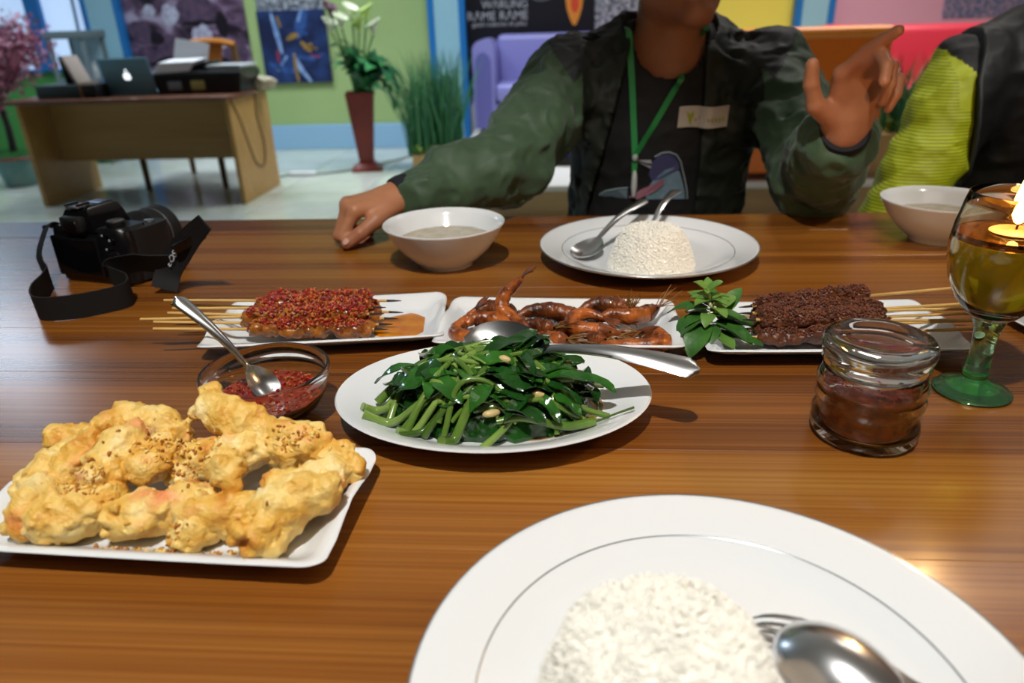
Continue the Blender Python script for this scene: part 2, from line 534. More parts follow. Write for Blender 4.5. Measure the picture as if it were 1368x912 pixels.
fl = struct(MB().box((-0.3, 1.8, -0.06), (10.7, 9.9, 0.1)).build('floor', mat('grout', '8d918c', 0.8), smooth=False), 'pale grey tiled floor')
TM = [mat('tile_%d' % i, c, 0.16, c2=d, cscale=5, coat=0.2) for i, (c, d) in enumerate([('b9beb6', 'aab1a9'), ('b3bab5', 'bfc3bb'), ('b0b9a9', 'bac0b3')])]
tile_me = [MB().box((0, 0, 0), (0.594, 0.594, 0.01), bevel=0.002, seg=1).mesh('tile', m) for m in TM]
for i in range(13):
    for j in range(9):
        link('tile', tile_me[(i * 7 + j * 5 + i * j) % 3], fl, (-5.25 + i * 0.6, 6.35 - j * 0.6, -0.005))
struct(MB().box((-0.3, 1.8, 3.05), (10.7, 9.9, 0.1)).build('ceiling', mat('ceiling_paint', 'deddd8', 0.8), smooth=False))
struct(MB().box((-5.65, 1.8, 1.5), (0.1, 9.9, 3.0)).build('wall_left', mat('wall_left_paint', 'b9cbd6', 0.7), smooth=False))
struct(MB().box((5.05, 1.8, 1.5), (0.1, 9.9, 3.0)).build('wall_right', mat('wall_right_paint', 'b9a594', 0.7), smooth=False))
struct(MB().box((-0.3, -3.15, 1.5), (10.7, 0.1, 3.0)).build('wall_front', mat('wall_front_paint', '8d8377', 0.7), smooth=False))
wb = struct(MB().box((-0.3, WY + 0.06, 1.5), (10.7, 0.1, 3.0)).build('wall_back', M_WHITE, smooth=False))


def panel(x0, x1, z0, z1, m, name='painted_panel', t=0.02):
    return MB().box(((x0 + x1) / 2, WY + 0.01 - t / 2, (z0 + z1) / 2), (x1 - x0, t, z1 - z0), bevel=0.002, seg=1).build(name, m, wb)


panel(-2.75, -1.15, 0.215, 3.0, M_GREEN)
panel(1.0, 1.9, 0.0, 3.0, M_YEL)
panel(2.19, 5.0, 0.0, 3.0, M_PINK)
panel(-5.6, -4.17, 0.0, 0.72, mat('panel_green_low', '4f9a4c', 0.6))
panel(0.26, 1.0, 0.0, 3.0, M_GLIT, 'glitter_panel', 0.03)
panel(3.08, 5.0, 0.95, 3.0, M_GLIT2, 'glitter_panel', 0.03)
panel(-2.64, -2.05, 1.165, 1.75, M_GLIT, 'glitter_panel', 0.035)
struct(MB().box((-1.95, WY - 0.01, 0.107), (1.6, 0.05, 0.214), bevel=0.004, seg=1).build('baseboard_back', M_BAND), 'light blue skirting band')
for k, (x0, x1, ew) in enumerate([(-4.17, -3.833, 0.045), (-1.147, -0.828, 0.055), (1.885, 2.2, 0.055)]):
    p = struct(MB().box(((x0 + x1) / 2, WY - 0.03, 1.5), (x1 - x0 - 2 * ew, 0.12, 3.0)).build('trim_%d' % (k + 1), M_LBLUE, smooth=False), 'light blue pilaster with blue edges')
    for q in (x0 + ew / 2, x1 - ew / 2):
        MB().box((q, WY - 0.033, 1.5), (ew, 0.13, 3.0), bevel=0.004, seg=1).build('edge_strip', M_BLUE, p)

# windows at the far left: frosted panes between blue mullions
M_PANE = mat('frosted_pane_glow', 'cfe0f2', 0.35, emit='b9d6ff', estr=0.62)  # glow added to the panes for a cool reflection on the table
for k, (x0, x1) in enumerate([(-5.45, -4.70), (-4.565, -4.172)]):
    wn = struct(MB().box(((x0 + x1) / 2, WY - 0.005, 0.735), (x1 - x0, 0.09, 0.03), bevel=0.004, seg=1).build('window_%d' % (k + 1), M_BLUE), 'frosted window with a blue frame')
    MB().box(((x0 + x1) / 2, WY - 0.01, 1.75), (x1 - x0, 0.02, 2.0)).build('pane', M_PANE, wn, smooth=False)
    MB().box(((x0 + x1) / 2, WY - 0.01, 2.8), (x1 - x0, 0.09, 0.1), bevel=0.004, seg=1).build('frame', M_BLUE, wn)
    if k == 0:
        MB().box((-4.632, WY - 0.02, 1.78), (0.135, 0.1, 2.1), bevel=0.004, seg=1).build('mullion', M_BLUE, wn)
    else:
        MB().tube([(-4.285, WY - 0.035, 0.75), (-4.262, WY - 0.035, 1.4), (-4.26, WY - 0.035, 2.7)], 0.012, 6).build('pane_joint', mat('joint_grey', '6a7c86', 0.5), wn)

# ---------------------------------------------------------------- posters


def mural_mat():
    m = bpy.data.materials.new('mural_print'); m.use_nodes = True; nt = m.node_tree; N = nt.nodes; L = nt.links; p = N['Principled BSDF']
    tc = N.new('ShaderNodeTexCoord'); mp = N.new('ShaderNodeMapping'); mp.inputs['Scale'].default_value = (1.0, 1, 1.7); L.new(tc.outputs['Object'], mp.inputs[0])
    v = N.new('ShaderNodeTexVoronoi'); v.inputs['Scale'].default_value = 4.6; v.inputs['Randomness'].default_value = 1
    n = N.new('ShaderNodeTexNoise'); n.inputs['Scale'].default_value = 5.5; n.inputs['Detail'].default_value = 7; n.inputs['Distortion'].default_value = 1.2
    L.new(mp.outputs[0], v.inputs['Vector']); L.new(mp.outputs[0], n.inputs['Vector'])
    mu = N.new('ShaderNodeMath'); mu.operation = 'MULTIPLY_ADD'; mu.inputs[1].default_value = 0.55; L.new(v.outputs['Distance'], mu.inputs[0])
    m2 = N.new('ShaderNodeMath'); m2.operation = 'MULTIPLY'; m2.inputs[1].default_value = 0.75; L.new(n.outputs['Fac'], m2.inputs[0]); L.new(m2.outputs[0], mu.inputs[2])
    r = N.new('ShaderNodeValToRGB'); e = r.color_ramp.elements
    e[0].position = 0.44; e[0].color = lin('1a1320'); e[1].position = 0.92; e[1].color = lin('a39cb4')
    for q, c in ((0.54, '2f2333'), (0.64, '4c3a50'), (0.74, '6c5670')):
        k = e.new(q); k.color = lin(c)
    L.new(mu.outputs[0], r.inputs[0]); L.new(r.outputs[0], p.inputs['Base Color']); p.inputs['Roughness'].default_value = 0.4
    return m


mur = tag(MB().box((0, 0, 0), (1.08, 0.02, 2.3), bevel=0.002, seg=1).build('mural', mural_mat(), loc=(-3.292, WY - 0.02, 1.5)),
          'tall plum and brown photo mural of rocks and waterfalls behind the wooden desk', 'mural')
mfall = mat('mural_white', 'b9bdd0', 0.4, c2='8f8aa6', cscale=30)
mdark = mat('mural_dark', '19121d', 0.4)
mrock = mat('mural_rock', '5d4a60', 0.4, c2='40324a', cscale=14)


def blob_plate(pts, m, name, parent, y=-0.012, t=0.003):
    b = MB(); k = len(pts)
    b.loft([[(x, y, z) for x, z in pts], [(x, y - t, z) for x, z in pts]]); return b.build(name, m, parent, smooth=False)


def oval(cx, cz, rx, rz, n=14, j=0.0, sd=0):
    q = random.Random(sd)
    return [(cx + rx * math.cos(a) * (1 + j * q.uniform(-1, 1)), cz + rz * math.sin(a) * (1 + j * q.uniform(-1, 1))) for a in [2 * math.pi * i / n for i in range(n)]]


# printed shapes (local to the mural): pale falls and boulders, dark gaps
for i, (x, z, rx, rz) in enumerate([(-0.12, -0.335, 0.075, 0.085), (0.135, -0.53, 0.095, 0.11), (-0.30, -0.30, 0.05, 0.05), (0.30, -0.585, 0.04, 0.04)]):
    blob_plate(oval(x, z, rx, rz, j=0.15, sd=i), mfall, 'printed_fall', mur)
for i, (x, z, rx, rz) in enumerate([(0.12, -0.30, 0.17, 0.12), (-0.42, -0.47, 0.1, 0.1), (-0.13, -0.60, 0.16, 0.085), (0.41, -0.66, 0.12, 0.1), (-0.40, -0.66, 0.11, 0.07)]):
    blob_plate(oval(x, z, rx, rz, j=0.12, sd=9 + i), mrock, 'printed_rock', mur, y=-0.0115, t=0.0015)
for i, (x, z, rx, rz) in enumerate([(0.13, -0.41, 0.15, 0.02), (-0.28, -0.52, 0.07, 0.05), (0.33, -0.43, 0.06, 0.1), (0.0, -0.73, 0.4, 0.05)]):
    blob_plate(oval(x, z, rx, rz, j=0.2, sd=29 + i), mdark, 'printed_shadow', mur, y=-0.0125, t=0.0015)

ps = tag(MB().box((0, 0, 0), (0.60, 0.02, 0.59), bevel=0.002, seg=1).build('poster', mat('poster_navy', '1a2446', 0.4, c2='2c4a86', cscale=4, contrast=(0.45, 0.75)), loc=(-2.345, WY - 0.03, 0.875)),
         'dark blue abstract poster with gold streaks on the green wall beside the mural', 'poster')


def streak(pts, wd, m, name='printed_streak', y=-0.0105):
    P = [Vector((a, 0, c)) for a, c in pts]; L0 = []; R0 = []
    for i, q in enumerate(P):
        t = (P[min(i + 1, len(P) - 1)] - P[max(i - 1, 0)]).normalized(); s = Vector((t.z, 0, -t.x)); a = wd * (0.5 if i in (0, len(P) - 1) else 1) / 2
        L0.append((q.x + s.x * a, q.z + s.z * a)); R0.append((q.x - s.x * a, q.z - s.z * a))
    return blob_plate(L0 + R0[::-1], m, name, ps, y, 0.002)


gold = mat('print_gold', '9a7d44', 0.4, c2='7d6434', cscale=40); pal = mat('print_pale_blue', '8fabd6', 0.4, c2='5478b4', cscale=14); mid = mat('print_blue', '365a9a', 0.4, c2='27447c', cscale=20); red = mat('print_red', 'a52f3a', 0.4)
streak([(-0.17, 0.28), (-0.14, 0.1), (-0.12, -0.05)], 0.045, pal); streak([(0.13, 0.29), (0.08, 0.18), (0.03, 0.07)], 0.10, mid)
streak([(0.10, 0.29), (0.06, 0.2)], 0.05, pal, y=-0.0115); streak([(-0.02, -0.05), (0.03, -0.18), (0.11, -0.29)], 0.045, pal)
streak([(-0.18, -0.19), (-0.08, -0.07)], 0.04, pal); streak([(-0.25, -0.13), (-0.1, -0.19), (0.0, -0.2)], 0.05, mid)
streak([(0.0, -0.08), (0.15, -0.1), (0.25, -0.06)], 0.04, mid); streak([(-0.01, -0.05), (-0.015, -0.17), (-0.005, -0.29)], 0.035, gold, y=-0.0118)
streak([(-0.06, 0.06), (0.0, 0.09), (0.05, 0.1)], 0.05, gold, y=-0.0118); streak([(0.06, 0.04), (0.1, 0.0), (0.13, -0.03), (0.15, 0.03)], 0.05, gold, y=-0.0118)
streak([(0.13, 0.0), (0.2, -0.02)], 0.03, gold, y=-0.0118); streak([(-0.12, 0.25), (-0.1, 0.16)], 0.04, gold, y=-0.0118)
streak([(-0.155, -0.02), (-0.16, -0.12)], 0.03, red, y=-0.0118); streak([(0.13, -0.07), (0.22, -0.085)], 0.02, red, y=-0.0118); streak([(0.05, 0.12), (0.13, 0.1)], 0.05, mid, y=-0.0112)

bp = tag(MB().box((0, 0, 0), (1.085, 0.02, 1.55), bevel=0.002, seg=1).build('menu_poster', mat('poster_black', '14141c', 0.4), loc=(-0.285, WY - 0.02, 1.2)),
         'black food-stall poster with white lettering and an orange drink above the purple sofa', 'poster')
M_LET = mat('lettering', 'a9abb2', 0.5)
for body, sz, x, z in (('W\u039bRUNG', 0.086, -0.21, -0.070), ('R\u039bME R\u039bME', 0.096, -0.275, -0.16), ('gateri suburan di paku', 0.052, -0.26, -0.207)):
    link('lettering', text_mesh(body, sz), M_LET and bp, (x, -0.0115, z), (R_(90), 0, 0)).data.materials.append(M_LET)
sw = MB().tube(spline([(-0.04, -0.011, 0.06), (0.04, -0.011, -0.01), (0.14, -0.011, -0.015), (0.24, -0.011, 0.03), (0.28, -0.011, 0.10)], 16), 0.007, 6).build('printed_swirl', mat('print_grey', '6e6f76', 0.5), bp)
blob_plate([(0.30, 0.12), (0.295, 0.02), (0.31, -0.09), (0.335, -0.165), (0.36, -0.215), (0.385, -0.22), (0.41, -0.165), (0.435, -0.09), (0.45, 0.02), (0.445, 0.12)],
           mat('print_orange', 'd98a35', 0.4), 'printed_drink', bp, y=-0.0102)
blob_plate(oval(0.378, -0.05, 0.035, 0.075), mat('print_red_orange', 'cf4a30', 0.4), 'printed_fruit', bp, y=-0.0125)

# ---------------------------------------------------------------- raised platform with white top
pf = struct(MB().box((2.14, 5.33, 0.085), (5.70, 2.66, 0.17)).build('trim_4', mat('platform_beige', 'b8996e', 0.6), smooth=False), 'low raised platform with beige front and white top')
MB().box((2.13, 5.32, 0.186), (5.74, 2.70, 0.03), bevel=0.006).build('platform_top', mat('platform_white', 'd3d2ce', 0.25), pf)

# ---------------------------------------------------------------- sofas: rolled arms, box seat


def make_sofa(name, label, cat, loc, W, m, D=0.62, arm=0.17, dark=None):
    t = thing(name, label, cat, loc)
    for s in (-1, 1):
        x = s * (W / 2 - arm / 2); b = MB(); prof = []
        for i in range(13):
            a = math.pi * i / 12; prof.append((x + arm / 2 * math.cos(a), 0.62 + arm / 2 * math.sin(a)))
        prof += [(x - arm / 2, 0.04), (x + arm / 2, 0.04)]
        b.loft([[(px, 0.0, pz) for px, pz in prof], [(px, D, pz) for px, pz in prof]])
        a_ = b.build('arm', m, t, angle=30)
        e = [(x + (px - x) * 0.72, 0.0, 0.04 + (pz - 0.04) * 0.86) for px, pz in prof]
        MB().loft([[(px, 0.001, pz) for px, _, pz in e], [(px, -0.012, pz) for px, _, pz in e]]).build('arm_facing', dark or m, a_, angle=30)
    MB().box((0, D - 0.09, 0.41), (W - 2 * arm + 0.02, 0.18, 0.64), bevel=0.05, seg=4).build('backrest', m, t)
    MB().box((0, D - 0.05, 0.66), (W - 2 * arm + 0.02, 0.10, 0.14), bevel=0.045, seg=4).build('top_roll', m, t)
    MB().box((0, D / 2 - 0.09, 0.305), (W - 2 * arm, D - 0.17, 0.14), bevel=0.035, seg=4).build('seat_cushion', m, t)
    MB().box((0, D / 2 - 0.08, 0.135), (W - 2 * arm, D - 0.2, 0.19), bevel=0.01).build('base', m, t)
    for sx in (-1, 1):
        for sy in (0.05, D - 0.05):
            MB().tube([(sx * (W / 2 - 0.06), sy, 0), (sx * (W / 2 - 0.06), sy, 0.045)], 0.02, 10).build('foot', mat('foot_black', '1b1b1e', 0.4), t)
    return t


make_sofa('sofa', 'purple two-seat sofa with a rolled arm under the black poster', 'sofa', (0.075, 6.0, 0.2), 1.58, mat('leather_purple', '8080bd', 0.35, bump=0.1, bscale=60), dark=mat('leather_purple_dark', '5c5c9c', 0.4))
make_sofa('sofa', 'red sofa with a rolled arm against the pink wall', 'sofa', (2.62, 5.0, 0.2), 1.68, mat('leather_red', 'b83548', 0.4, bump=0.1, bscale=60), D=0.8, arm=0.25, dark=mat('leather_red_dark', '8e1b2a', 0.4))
t = thing('armchair', 'orange box armchair seen from behind, beside the blue-edged pilaster', 'armchair', (1.235, 4.0, 0.2))
om = mat('leather_orange', 'd9701f', 0.4, bump=0.1, bscale=60)
MB().box((0, 0.09, 0.40), (0.82, 0.18, 0.72), bevel=0.03, seg=4).build('backrest', om, t)
MB().box((0, 0.09, 0.735), (0.83, 0.20, 0.06), bevel=0.028, seg=4).build('top_roll', mat('leather_orange_lit', 'e58a32', 0.4), t)  # light falling on the top is put into a brighter leather colour
for s in (-1, 1):
    MB().box((s * 0.33, 0.45, 0.30), (0.16, 0.58, 0.52), bevel=0.04, seg=4).build('arm', om, t)
MB().box((0, 0.42, 0.22), (0.5, 0.5, 0.34), bevel=0.04, seg=4).build('seat_cushion', om, t)
for sx in (-1, 1):
    for sy in (0.06, 0.68):
        MB().tube([(sx * 0.34, sy, 0), (sx * 0.34, sy, 0.06)], 0.02, 10).build('foot', mat('foot_black', '1b1b1e', 0.4), t)
t = thing('ottoman', 'bright blue round ottoman on the white platform behind the seated man', 'ottoman', (0.0, 4.75, 0.201))
MB().lathe([(0, 0.055), (0.19, 0.055), (0.215, 0.08), (0.215, 0.24), (0.19, 0.265), (0, 0.27)], 36).build('cushion', mat('leather_blue', '1f3fc4', 0.4), t)
MB().lathe([(0, 0), (0.2, 0), (0.2, 0.055), (0, 0.055)], 36).build('base', mat('foot_black', '1b1b1e', 0.4), t)

# ---------------------------------------------------------------- office desk
deskm = wood('desk_laminate', [(0.25, '94703a'), (0.5, 'ab8549'), (0.75, 'b8935a')], grain=(1.2, 6, 6), rough=0.45, bump=0.02)
dk = thing('office_desk', 'tan laminate office desk with slanting panel sides and a dark top', 'desk', (-2.74, 4.8, 0))
tp = MB().box((0, -0.02, 0.6585), (1.44, 0.74, 0.025), bevel=0.008, seg=2).build('desktop', mat('desktop_brown', '6e4b3a', 0.25, c2='59392c', cscale=6, stretch=(1, 8, 8)), dk)
for s in (-1, 1):
    MB().box((s * 0.675, 0, 0.323), (0.03, 0.62, 0.645), bevel=0.003, seg=1).build('side_panel', deskm, dk)
MB().box((0, -0.03, 0.447), (1.31, 0.02, 0.395), bevel=0.002, seg=1).build('front_panel', deskm, dk)
MB().tube(spline([(0.694, -0.28, 0.64), (0.696, -0.2, 0.52), (0.696, -0.13, 0.36), (0.696, -0.07, 0.235), (0.696, 0.0, 0.19), (0.696, 0.08, 0.2), (0.696, 0.12, 0.33), (0.696, 0.07, 0.5), (0.694, 0.1, 0.64)], 40), 0.004, 6).build('cable', mat('cable_brown', '4f3a22', 0.5), dk)

# laptop seen from behind, lid glowing with the pear-like fruit mark
lp = thing('laptop', 'open grey-blue laptop with a glowing white apple mark on its lid, on the desk', 'laptop', (-2.745, 4.66, 0.671))
lm = mat('laptop_shell', '6a94a6', 0.4, 0.0)
MB().box((0, 0.13, 0.009), (0.325, 0.225, 0.016), bevel=0.005).build('keyboard_base', lm, lp)
lid = MB().box((0, 0, 0.108), (0.325, 0.008, 0.215), bevel=0.0035).build('lid', lm, lp, (0, 0.012, 0.012), (R_(12), 0, 0))
ap = MB()
ol = []
for i in range(40):
    a = 2 * math.pi * i / 40; rr = 0.024 * (1 - 0.13 * math.cos(a - math.pi / 2) ** 8 - 0.10 * math.cos(a + math.pi / 2) ** 14)
    x, z = rr * math.cos(a) * 0.96, rr * math.sin(a) * 1.06
    dx, dz = x - 0.028, z - 0.003; dd = math.hypot(dx, dz)
    if dd < 0.0105: x, z = 0.028 + dx / dd * 0.0105, 0.003 + dz / dd * 0.0105
    ol.append((x, z))
ap.loft([[(x, -0.0042, z + 0.105) for x, z in ol], [(x, -0.005, z + 0.105) for x, z in ol]])
lf = [(0.001 + 0.006 * math.cos(a) + 0.004 * math.cos(a) * math.sin(a), 0.034 + 0.008 * math.sin(a)) for a in [2 * math.pi * i / 12 for i in range(12)]]
ap.loft([[(x, -0.0042, z + 0.105) for x, z in lf], [(x, -0.005, z + 0.105) for x, z in lf]])
ap.build('lid_mark', mat('glow_mark', 'ffffff', 0.3, emit='f4fbff', estr=1.6), lid, smooth=False)

# printer with paper
pr = thing('printer', 'black desktop printer with white paper sheets standing in its tray', 'printer', (-2.30, 4.82, 0.671))
pk = mat('printer_black', '17191c', 0.3, bump=0.05)
b = MB(); b.loft([[(-0.27, -0.15, 0), (0.26, -0.15, 0), (0.26, 0.15, 0), (-0.27, 0.15, 0)], [(-0.30, -0.16, 0.12), (0.285, -0.16, 0.12), (0.285, 0.16, 0.12), (-0.30, 0.16, 0.12)], [(-0.28, -0.14, 0.135), (0.27, -0.14, 0.14), (0.27, 0.15, 0.14), (-0.28, 0.15, 0.135)]])
b.build('body', pk, pr, smooth=False)
MB().box((-0.0, -0.02, 0.15), (0.13, 0.22, 0.05), rot=(0, R_(-14), 0), bevel=0.01).build('scanner_hump', pk, pr)
MB().box((0.155, 0.0, 0.155), (0.24, 0.26, 0.018), bevel=0.004).build('lid', mat('printer_lid', 'b9bfc4', 0.35), pr)
MB().box((-0.13, 0.08, 0.215), (0.225, 0.003, 0.19), rot=(R_(-16), R_(10), 0)).build('paper_sheet', mat('paper', 'c7c7cc', 0.7), pr, smooth=False)
MB().loft([[(-0.29, -0.155, 0.125), (-0.05, -0.155, 0.135), (-0.0, -0.155, 0.19), (-0.24, -0.155, 0.185)], [(-0.29, 0.02, 0.145), (-0.05, 0.02, 0.155), (-0.0, 0.02, 0.205), (-0.24, 0.02, 0.2)]]).build('output_paper', mat('paper_bright', 'dcdde2', 0.7), pr, smooth=False)
MB().box((-0.155, -0.157, 0.05), (0.09, 0.006, 0.05), bevel=0.002).build('sticker', mat('sticker_grey', '7c8086', 0.5), pr)
MB().box((-0.005, -0.157, 0.05), (0.09, 0.006, 0.055), bevel=0.002).build('label_patch', mat('sticker_yellow', 'a89a5a', 0.5), pr)
V, F = mesh_field(lambda P: ell_d(P, (0, 0, 0.035), (0.08, 0.055, 0.045)) + 0.012 * vnoise(P * 45, 3), (-0.11, -0.09, -0.02), (0.11, 0.09, 0.1), 0.006)
V[:, 2] = np.maximum(V[:, 2], 0)
tag(link('plastic_bag', np_mesh('plastic_bag', V, F, mat('bag_cream', 'b5ab90', 0.4)), loc=(-1.985, 4.95, 0.671)), 'small crumpled cream plastic bag on the desk corner beside the printer', 'bag')

# box and leaning frame on the desk's left end
bx = thing('tray_box', 'flat dark grey box on the left end of the desk', 'box', (-3.10, 4.62, 0.671))
MB().box((-0.035, 0, 0.04), (0.30, 0.2, 0.08), bevel=0.004).build('body', mat('box_grey', '3a4a4c', 0.5), bx)
MB().box((0.16, 0, 0.04), (0.09, 0.2, 0.08), bevel=0.004).build('end_block', mat('box_black', '17191b', 0.5), bx)
MB().box((0.11, -0.002, 0.042), (0.014, 0.204, 0.086), bevel=0.002).build('wooden_edge', mat('box_edge', '80603c', 0.5), bx)
fr = thing('photo_frame', 'small black-backed picture frame leaning on the grey box', 'frame', (-3.065, 4.64, 0.751))
MB().box((0.0, 0.0, 0.082), (0.02, 0.15, 0.17), rot=(0, R_(-20), 0), bevel=0.003).build('board', mat('frame_pink', 'a89a92', 0.5), fr)
MB().box((-0.035, 0.0, 0.08), (0.02, 0.15, 0.17), rot=(0, R_(-5), 0), bevel=0.003).build('stand', mat('frame_black', '18181c', 0.5), fr)

# display cabinet behind
cb = thing('display_cabinet', 'narrow grey metal display cabinet with glass shelves behind the blossom tree', 'cabinet', (-4.03, 6.2, 0))
cm = mat('cabinet_grey', '6f7f84', 0.4, 0.2)
for sx in (-0.14, 0.14):
    for sy in (-0.14, 0.14):
        MB().box((sx, sy, 0.5), (0.03, 0.03, 1.0), bevel=0.003).build('post', cm, cb)
MB().box((0, 0, 1.03), (0.33, 0.33, 0.06), bevel=0.005).build('top', cm, cb)
for zz in (0.1, 0.42, 0.68):
    MB().box((0, 0, zz), (0.30, 0.30, 0.025), bevel=0.003).build('shelf', cm, cb)
MB().box((0, 0.13, 0.85), (0.25, 0.008, 0.3)).build('back_glass', mat('glass_pane', 'a6c8d8', 0.15), cb, smooth=False)
MB().box((0, 0.13, 0.37), (0.25, 0.008, 0.5)).build('back_board', mat('cabinet_back', '5d6a6c', 0.5), cb, smooth=False)
for i, (x, y) in enumerate([(-0.06, -0.05), (0.03, -0.06), (0.08, 0.03)]):
    tag(MB().lathe([(0, 0), (0.025, 0), (0.03, 0.03), (0.028, 0.07), (0.012, 0.1), (0.012, 0.13), (0, 0.13)], 16).build('trinket', mat('trinket_%d' % i, ['b9c4cc', '8a97a0', 'cfd6da'][i], 0.2, 0.5), loc=(-4.03 + x, 6.2 + y, 0.6925)),
        ['silvery trinket on the left of the cabinet shelf', 'dark grey trinket at the front of the cabinet shelf', 'palest trinket at the rear right of the cabinet shelf'][i], 'ornament', 'trinkets in the display cabinet')

# wooden chair behind the desk
ch = thing('wooden_chair', 'orange-brown wooden chair with a broad splat tucked behind the desk', 'chair', (-2.69, 5.4, 0))
wd = wood('chair_wood', [(0.3, '7a4a1c'), (0.7, '9c6428')], rough=0.4)
wl = mat('chair_rail', 'a86a26', 0.35)
for sx, sy, hh in ((-0.28, -0.42, 0.43), (0.28, -0.40, 0.43), (-0.25, 0.2, 0.43), (0.25, 0.2, 0.93)):
    MB().tube([(sx, sy, 0), (sx, sy, hh)], [0.021, 0.027], 8).build('leg', mat('chair_leg', '6c5230', 0.5), ch)
MB().box((0, -0.11, 0.445), (0.60, 0.64, 0.035), bevel=0.012).build('seat', wl, ch)
MB().tube(spline([(-0.06, 0.2, 0.955), (0.02, 0.19, 0.96), (0.15, 0.19, 0.955), (0.26, 0.2, 0.93)], 12), 0.028, 8, flat=0.8).build('top_rail', wl, ch)
MB().loft([[(0.0, 0.195, 0.94), (0.17, 0.195, 0.94), (0.17, 0.215, 0.94), (0.0, 0.215, 0.94)], [(0.04, 0.195, 0.85), (0.14, 0.195, 0.85), (0.14, 0.215, 0.85), (0.04, 0.215, 0.85)], [(0.04, 0.195, 0.46), (0.14, 0.195, 0.46), (0.14, 0.215, 0.46), (0.04, 0.215, 0.46)]]).build('splat', wl, ch, smooth=False)

# power strip and its lead on the floor
st = thing('power_strip', 'white power strip with a dark lead on the tiled floor beside the red vase', 'power strip', (-1.98, 5.40, 0))
MB().box((0, 0, 0.015), (0.20, 0.055, 0.03), bevel=0.006).build('housing', mat('plastic_white', 'd6d8d8', 0.4), st)
MB().tube(spline([(0.1, 0, 0.012), (0.25, 0.12, 0.006), (0.42, 0.3, 0.006), (0.6, 0.6, 0.006), (0.85, 1.0, 0.006)], 24), 0.006, 6).build('lead', mat('cable_grey', '4d5350', 0.5), st)
MB().tube(spline([(-0.1, 0, 0.012), (-0.2, -0.05, 0.006), (-0.4, 0.1, 0.006)], 12), 0.006, 6).build('lead', mat('cable_grey', '4d5350', 0.5), st)

# ---------------------------------------------------------------- plants
# blossom tree
tr = thing('blossom_tree', 'artificial pink blossom tree in a teal pot at the left end of the desk', 'tree', (-4.10, 5.22, 0))
MB().lathe([(0, 0), (0.10, 0), (0.115, 0.02), (0.15, 0.19), (0.165, 0.2), (0.165, 0.225), (0.15, 0.225), (0.14, 0.2), (0, 0.2)], 36).build('pot', mat('pot_teal', '3d7f80', 0.3, c2='6f8d86', cscale=6), tr)
MB().lathe([(0.166, 0.2), (0.171, 0.205), (0.171, 0.218), (0.166, 0.224)], 36).build('pot_rim', mat('pot_rim', '7d4a3a', 0.4), tr)
q = rng.uniform(-1, 1, (700, 2)); q = q[(q ** 2).sum(1) < 1] * 0.16
gv, gf = grain_shape(1, 0.25, 4, 3)
scatter('moss', np.c_[q, rng.uniform(0.22, 0.25, len(q))], None, gv, gf, rng.uniform(0.012, 0.022, len(q)), mat('moss_green', '3f8a45', 0.7), rng, tr)['kind'] = 'stuff'
bk = mat('bark_dark', '2a2026', 0.7)
MB().tube(spline([(0, 0, 0.2), (0.015, 0, 0.42), (0.0, 0.01, 0.6), (0.05, 0.02, 0.75)], 12), [0.026 - 0.001 * i for i in range(13)], 8).build('trunk', bk, tr)
b = MB(); tips = []
for i in range(16):
    a = i * 2.4; L0 = rng.uniform(0.22, 0.38); z0 = rng.uniform(0.5, 0.74)
    e = Vector((0.05 + math.cos(a) * L0 * 0.95, math.sin(a) * L0 * 0.8, z0 + rng.uniform(0.1, 0.42)))
    pts = spline([(0.02, 0.01, z0), Vector((0.03, 0.01, z0)).lerp(e, 0.5) + Vector((0, 0, 0.05)), e], 6); tips += pts[2:]
    b.tube(pts, [0.011 - 0.0012 * k for k in range(7)], 5)
b.build('branches', bk, tr)
pos = []
for i in range(2600):
    q = tips[int(rng.integers(len(tips)))] + Vector(rng.normal(0, 0.062, 3)); pos.append(tuple(q))
fv = []; ff = []
for k in range(5):
    a = 2 * math.pi * k / 5; fv += [(0, 0, 0), (math.cos(a - .4) * .8, math.sin(a - .4) * .8, .3), (math.cos(a), math.sin(a), .45), (math.cos(a + .4) * .8, math.sin(a + .4) * .8, .3)]; ff.append((4 * k, 4 * k + 1, 4 * k + 2, 4 * k + 3))
scatter('blossoms', np.array(pos), None, np.array(fv), np.array(ff), rng.uniform(0.014, 0.026, len(pos)), [mat('petal_pink', 'a95f79', 0.6), mat('petal_rose', '853f5b', 0.6), mat('petal_pale', 'bd8a9d', 0.6)], rng, tr)['kind'] = 'stuff'

# calla lilies in the tapering red vase
vs_ = thing('lily_vase', 'tall tapering red-brown vase with white calla lilies and drooping leaves', 'vase', (-1.535, 5.62, 0))
vm = mat('vase_red', '7d2b1f', 0.4, c2='6a2219', cscale=5)
sq = lambda a, z: [(-a, -a, z), (a, -a, z), (a, a, z), (-a, a, z)]
MB().loft([sq(0.115, 0), sq(0.115, 0.018), sq(0.09, 0.03), sq(0.06, 0.055), sq(0.056, 0.08), sq(0.105, 0.575), sq(0.1, 0.58), sq(0.09, 0.56)]).build('vase', vm, vs_, rot=R_(12), smooth=False)
lg = [mat('leaf_deep_green', '1f5a33', 0.35), mat('leaf_mid_green', '2f7340', 0.35)]
lme = [MB().leaf((0, 0, 0), (0, 0, 1), (-1, 0, 0), 0.36, 0.125, bend=1.5, fold=0.22, n=7, wave=0.01).mesh('leaf', lg[i]) for i in (0, 1)]
for i in range(46):
    a = i * 2.399; tilt = rng.uniform(0.15, 1.15); s = rng.uniform(0.7, 1.1)
    o = link('leaf', lme[i % 2], vs_, (0.05 * math.cos(a), 0.05 * math.sin(a), 0.55 + 0.16 * rng.random()), 0); o.rotation_mode = 'ZYX'
    o.rotation_euler = (0, tilt, a); o.scale = (s, s, s)
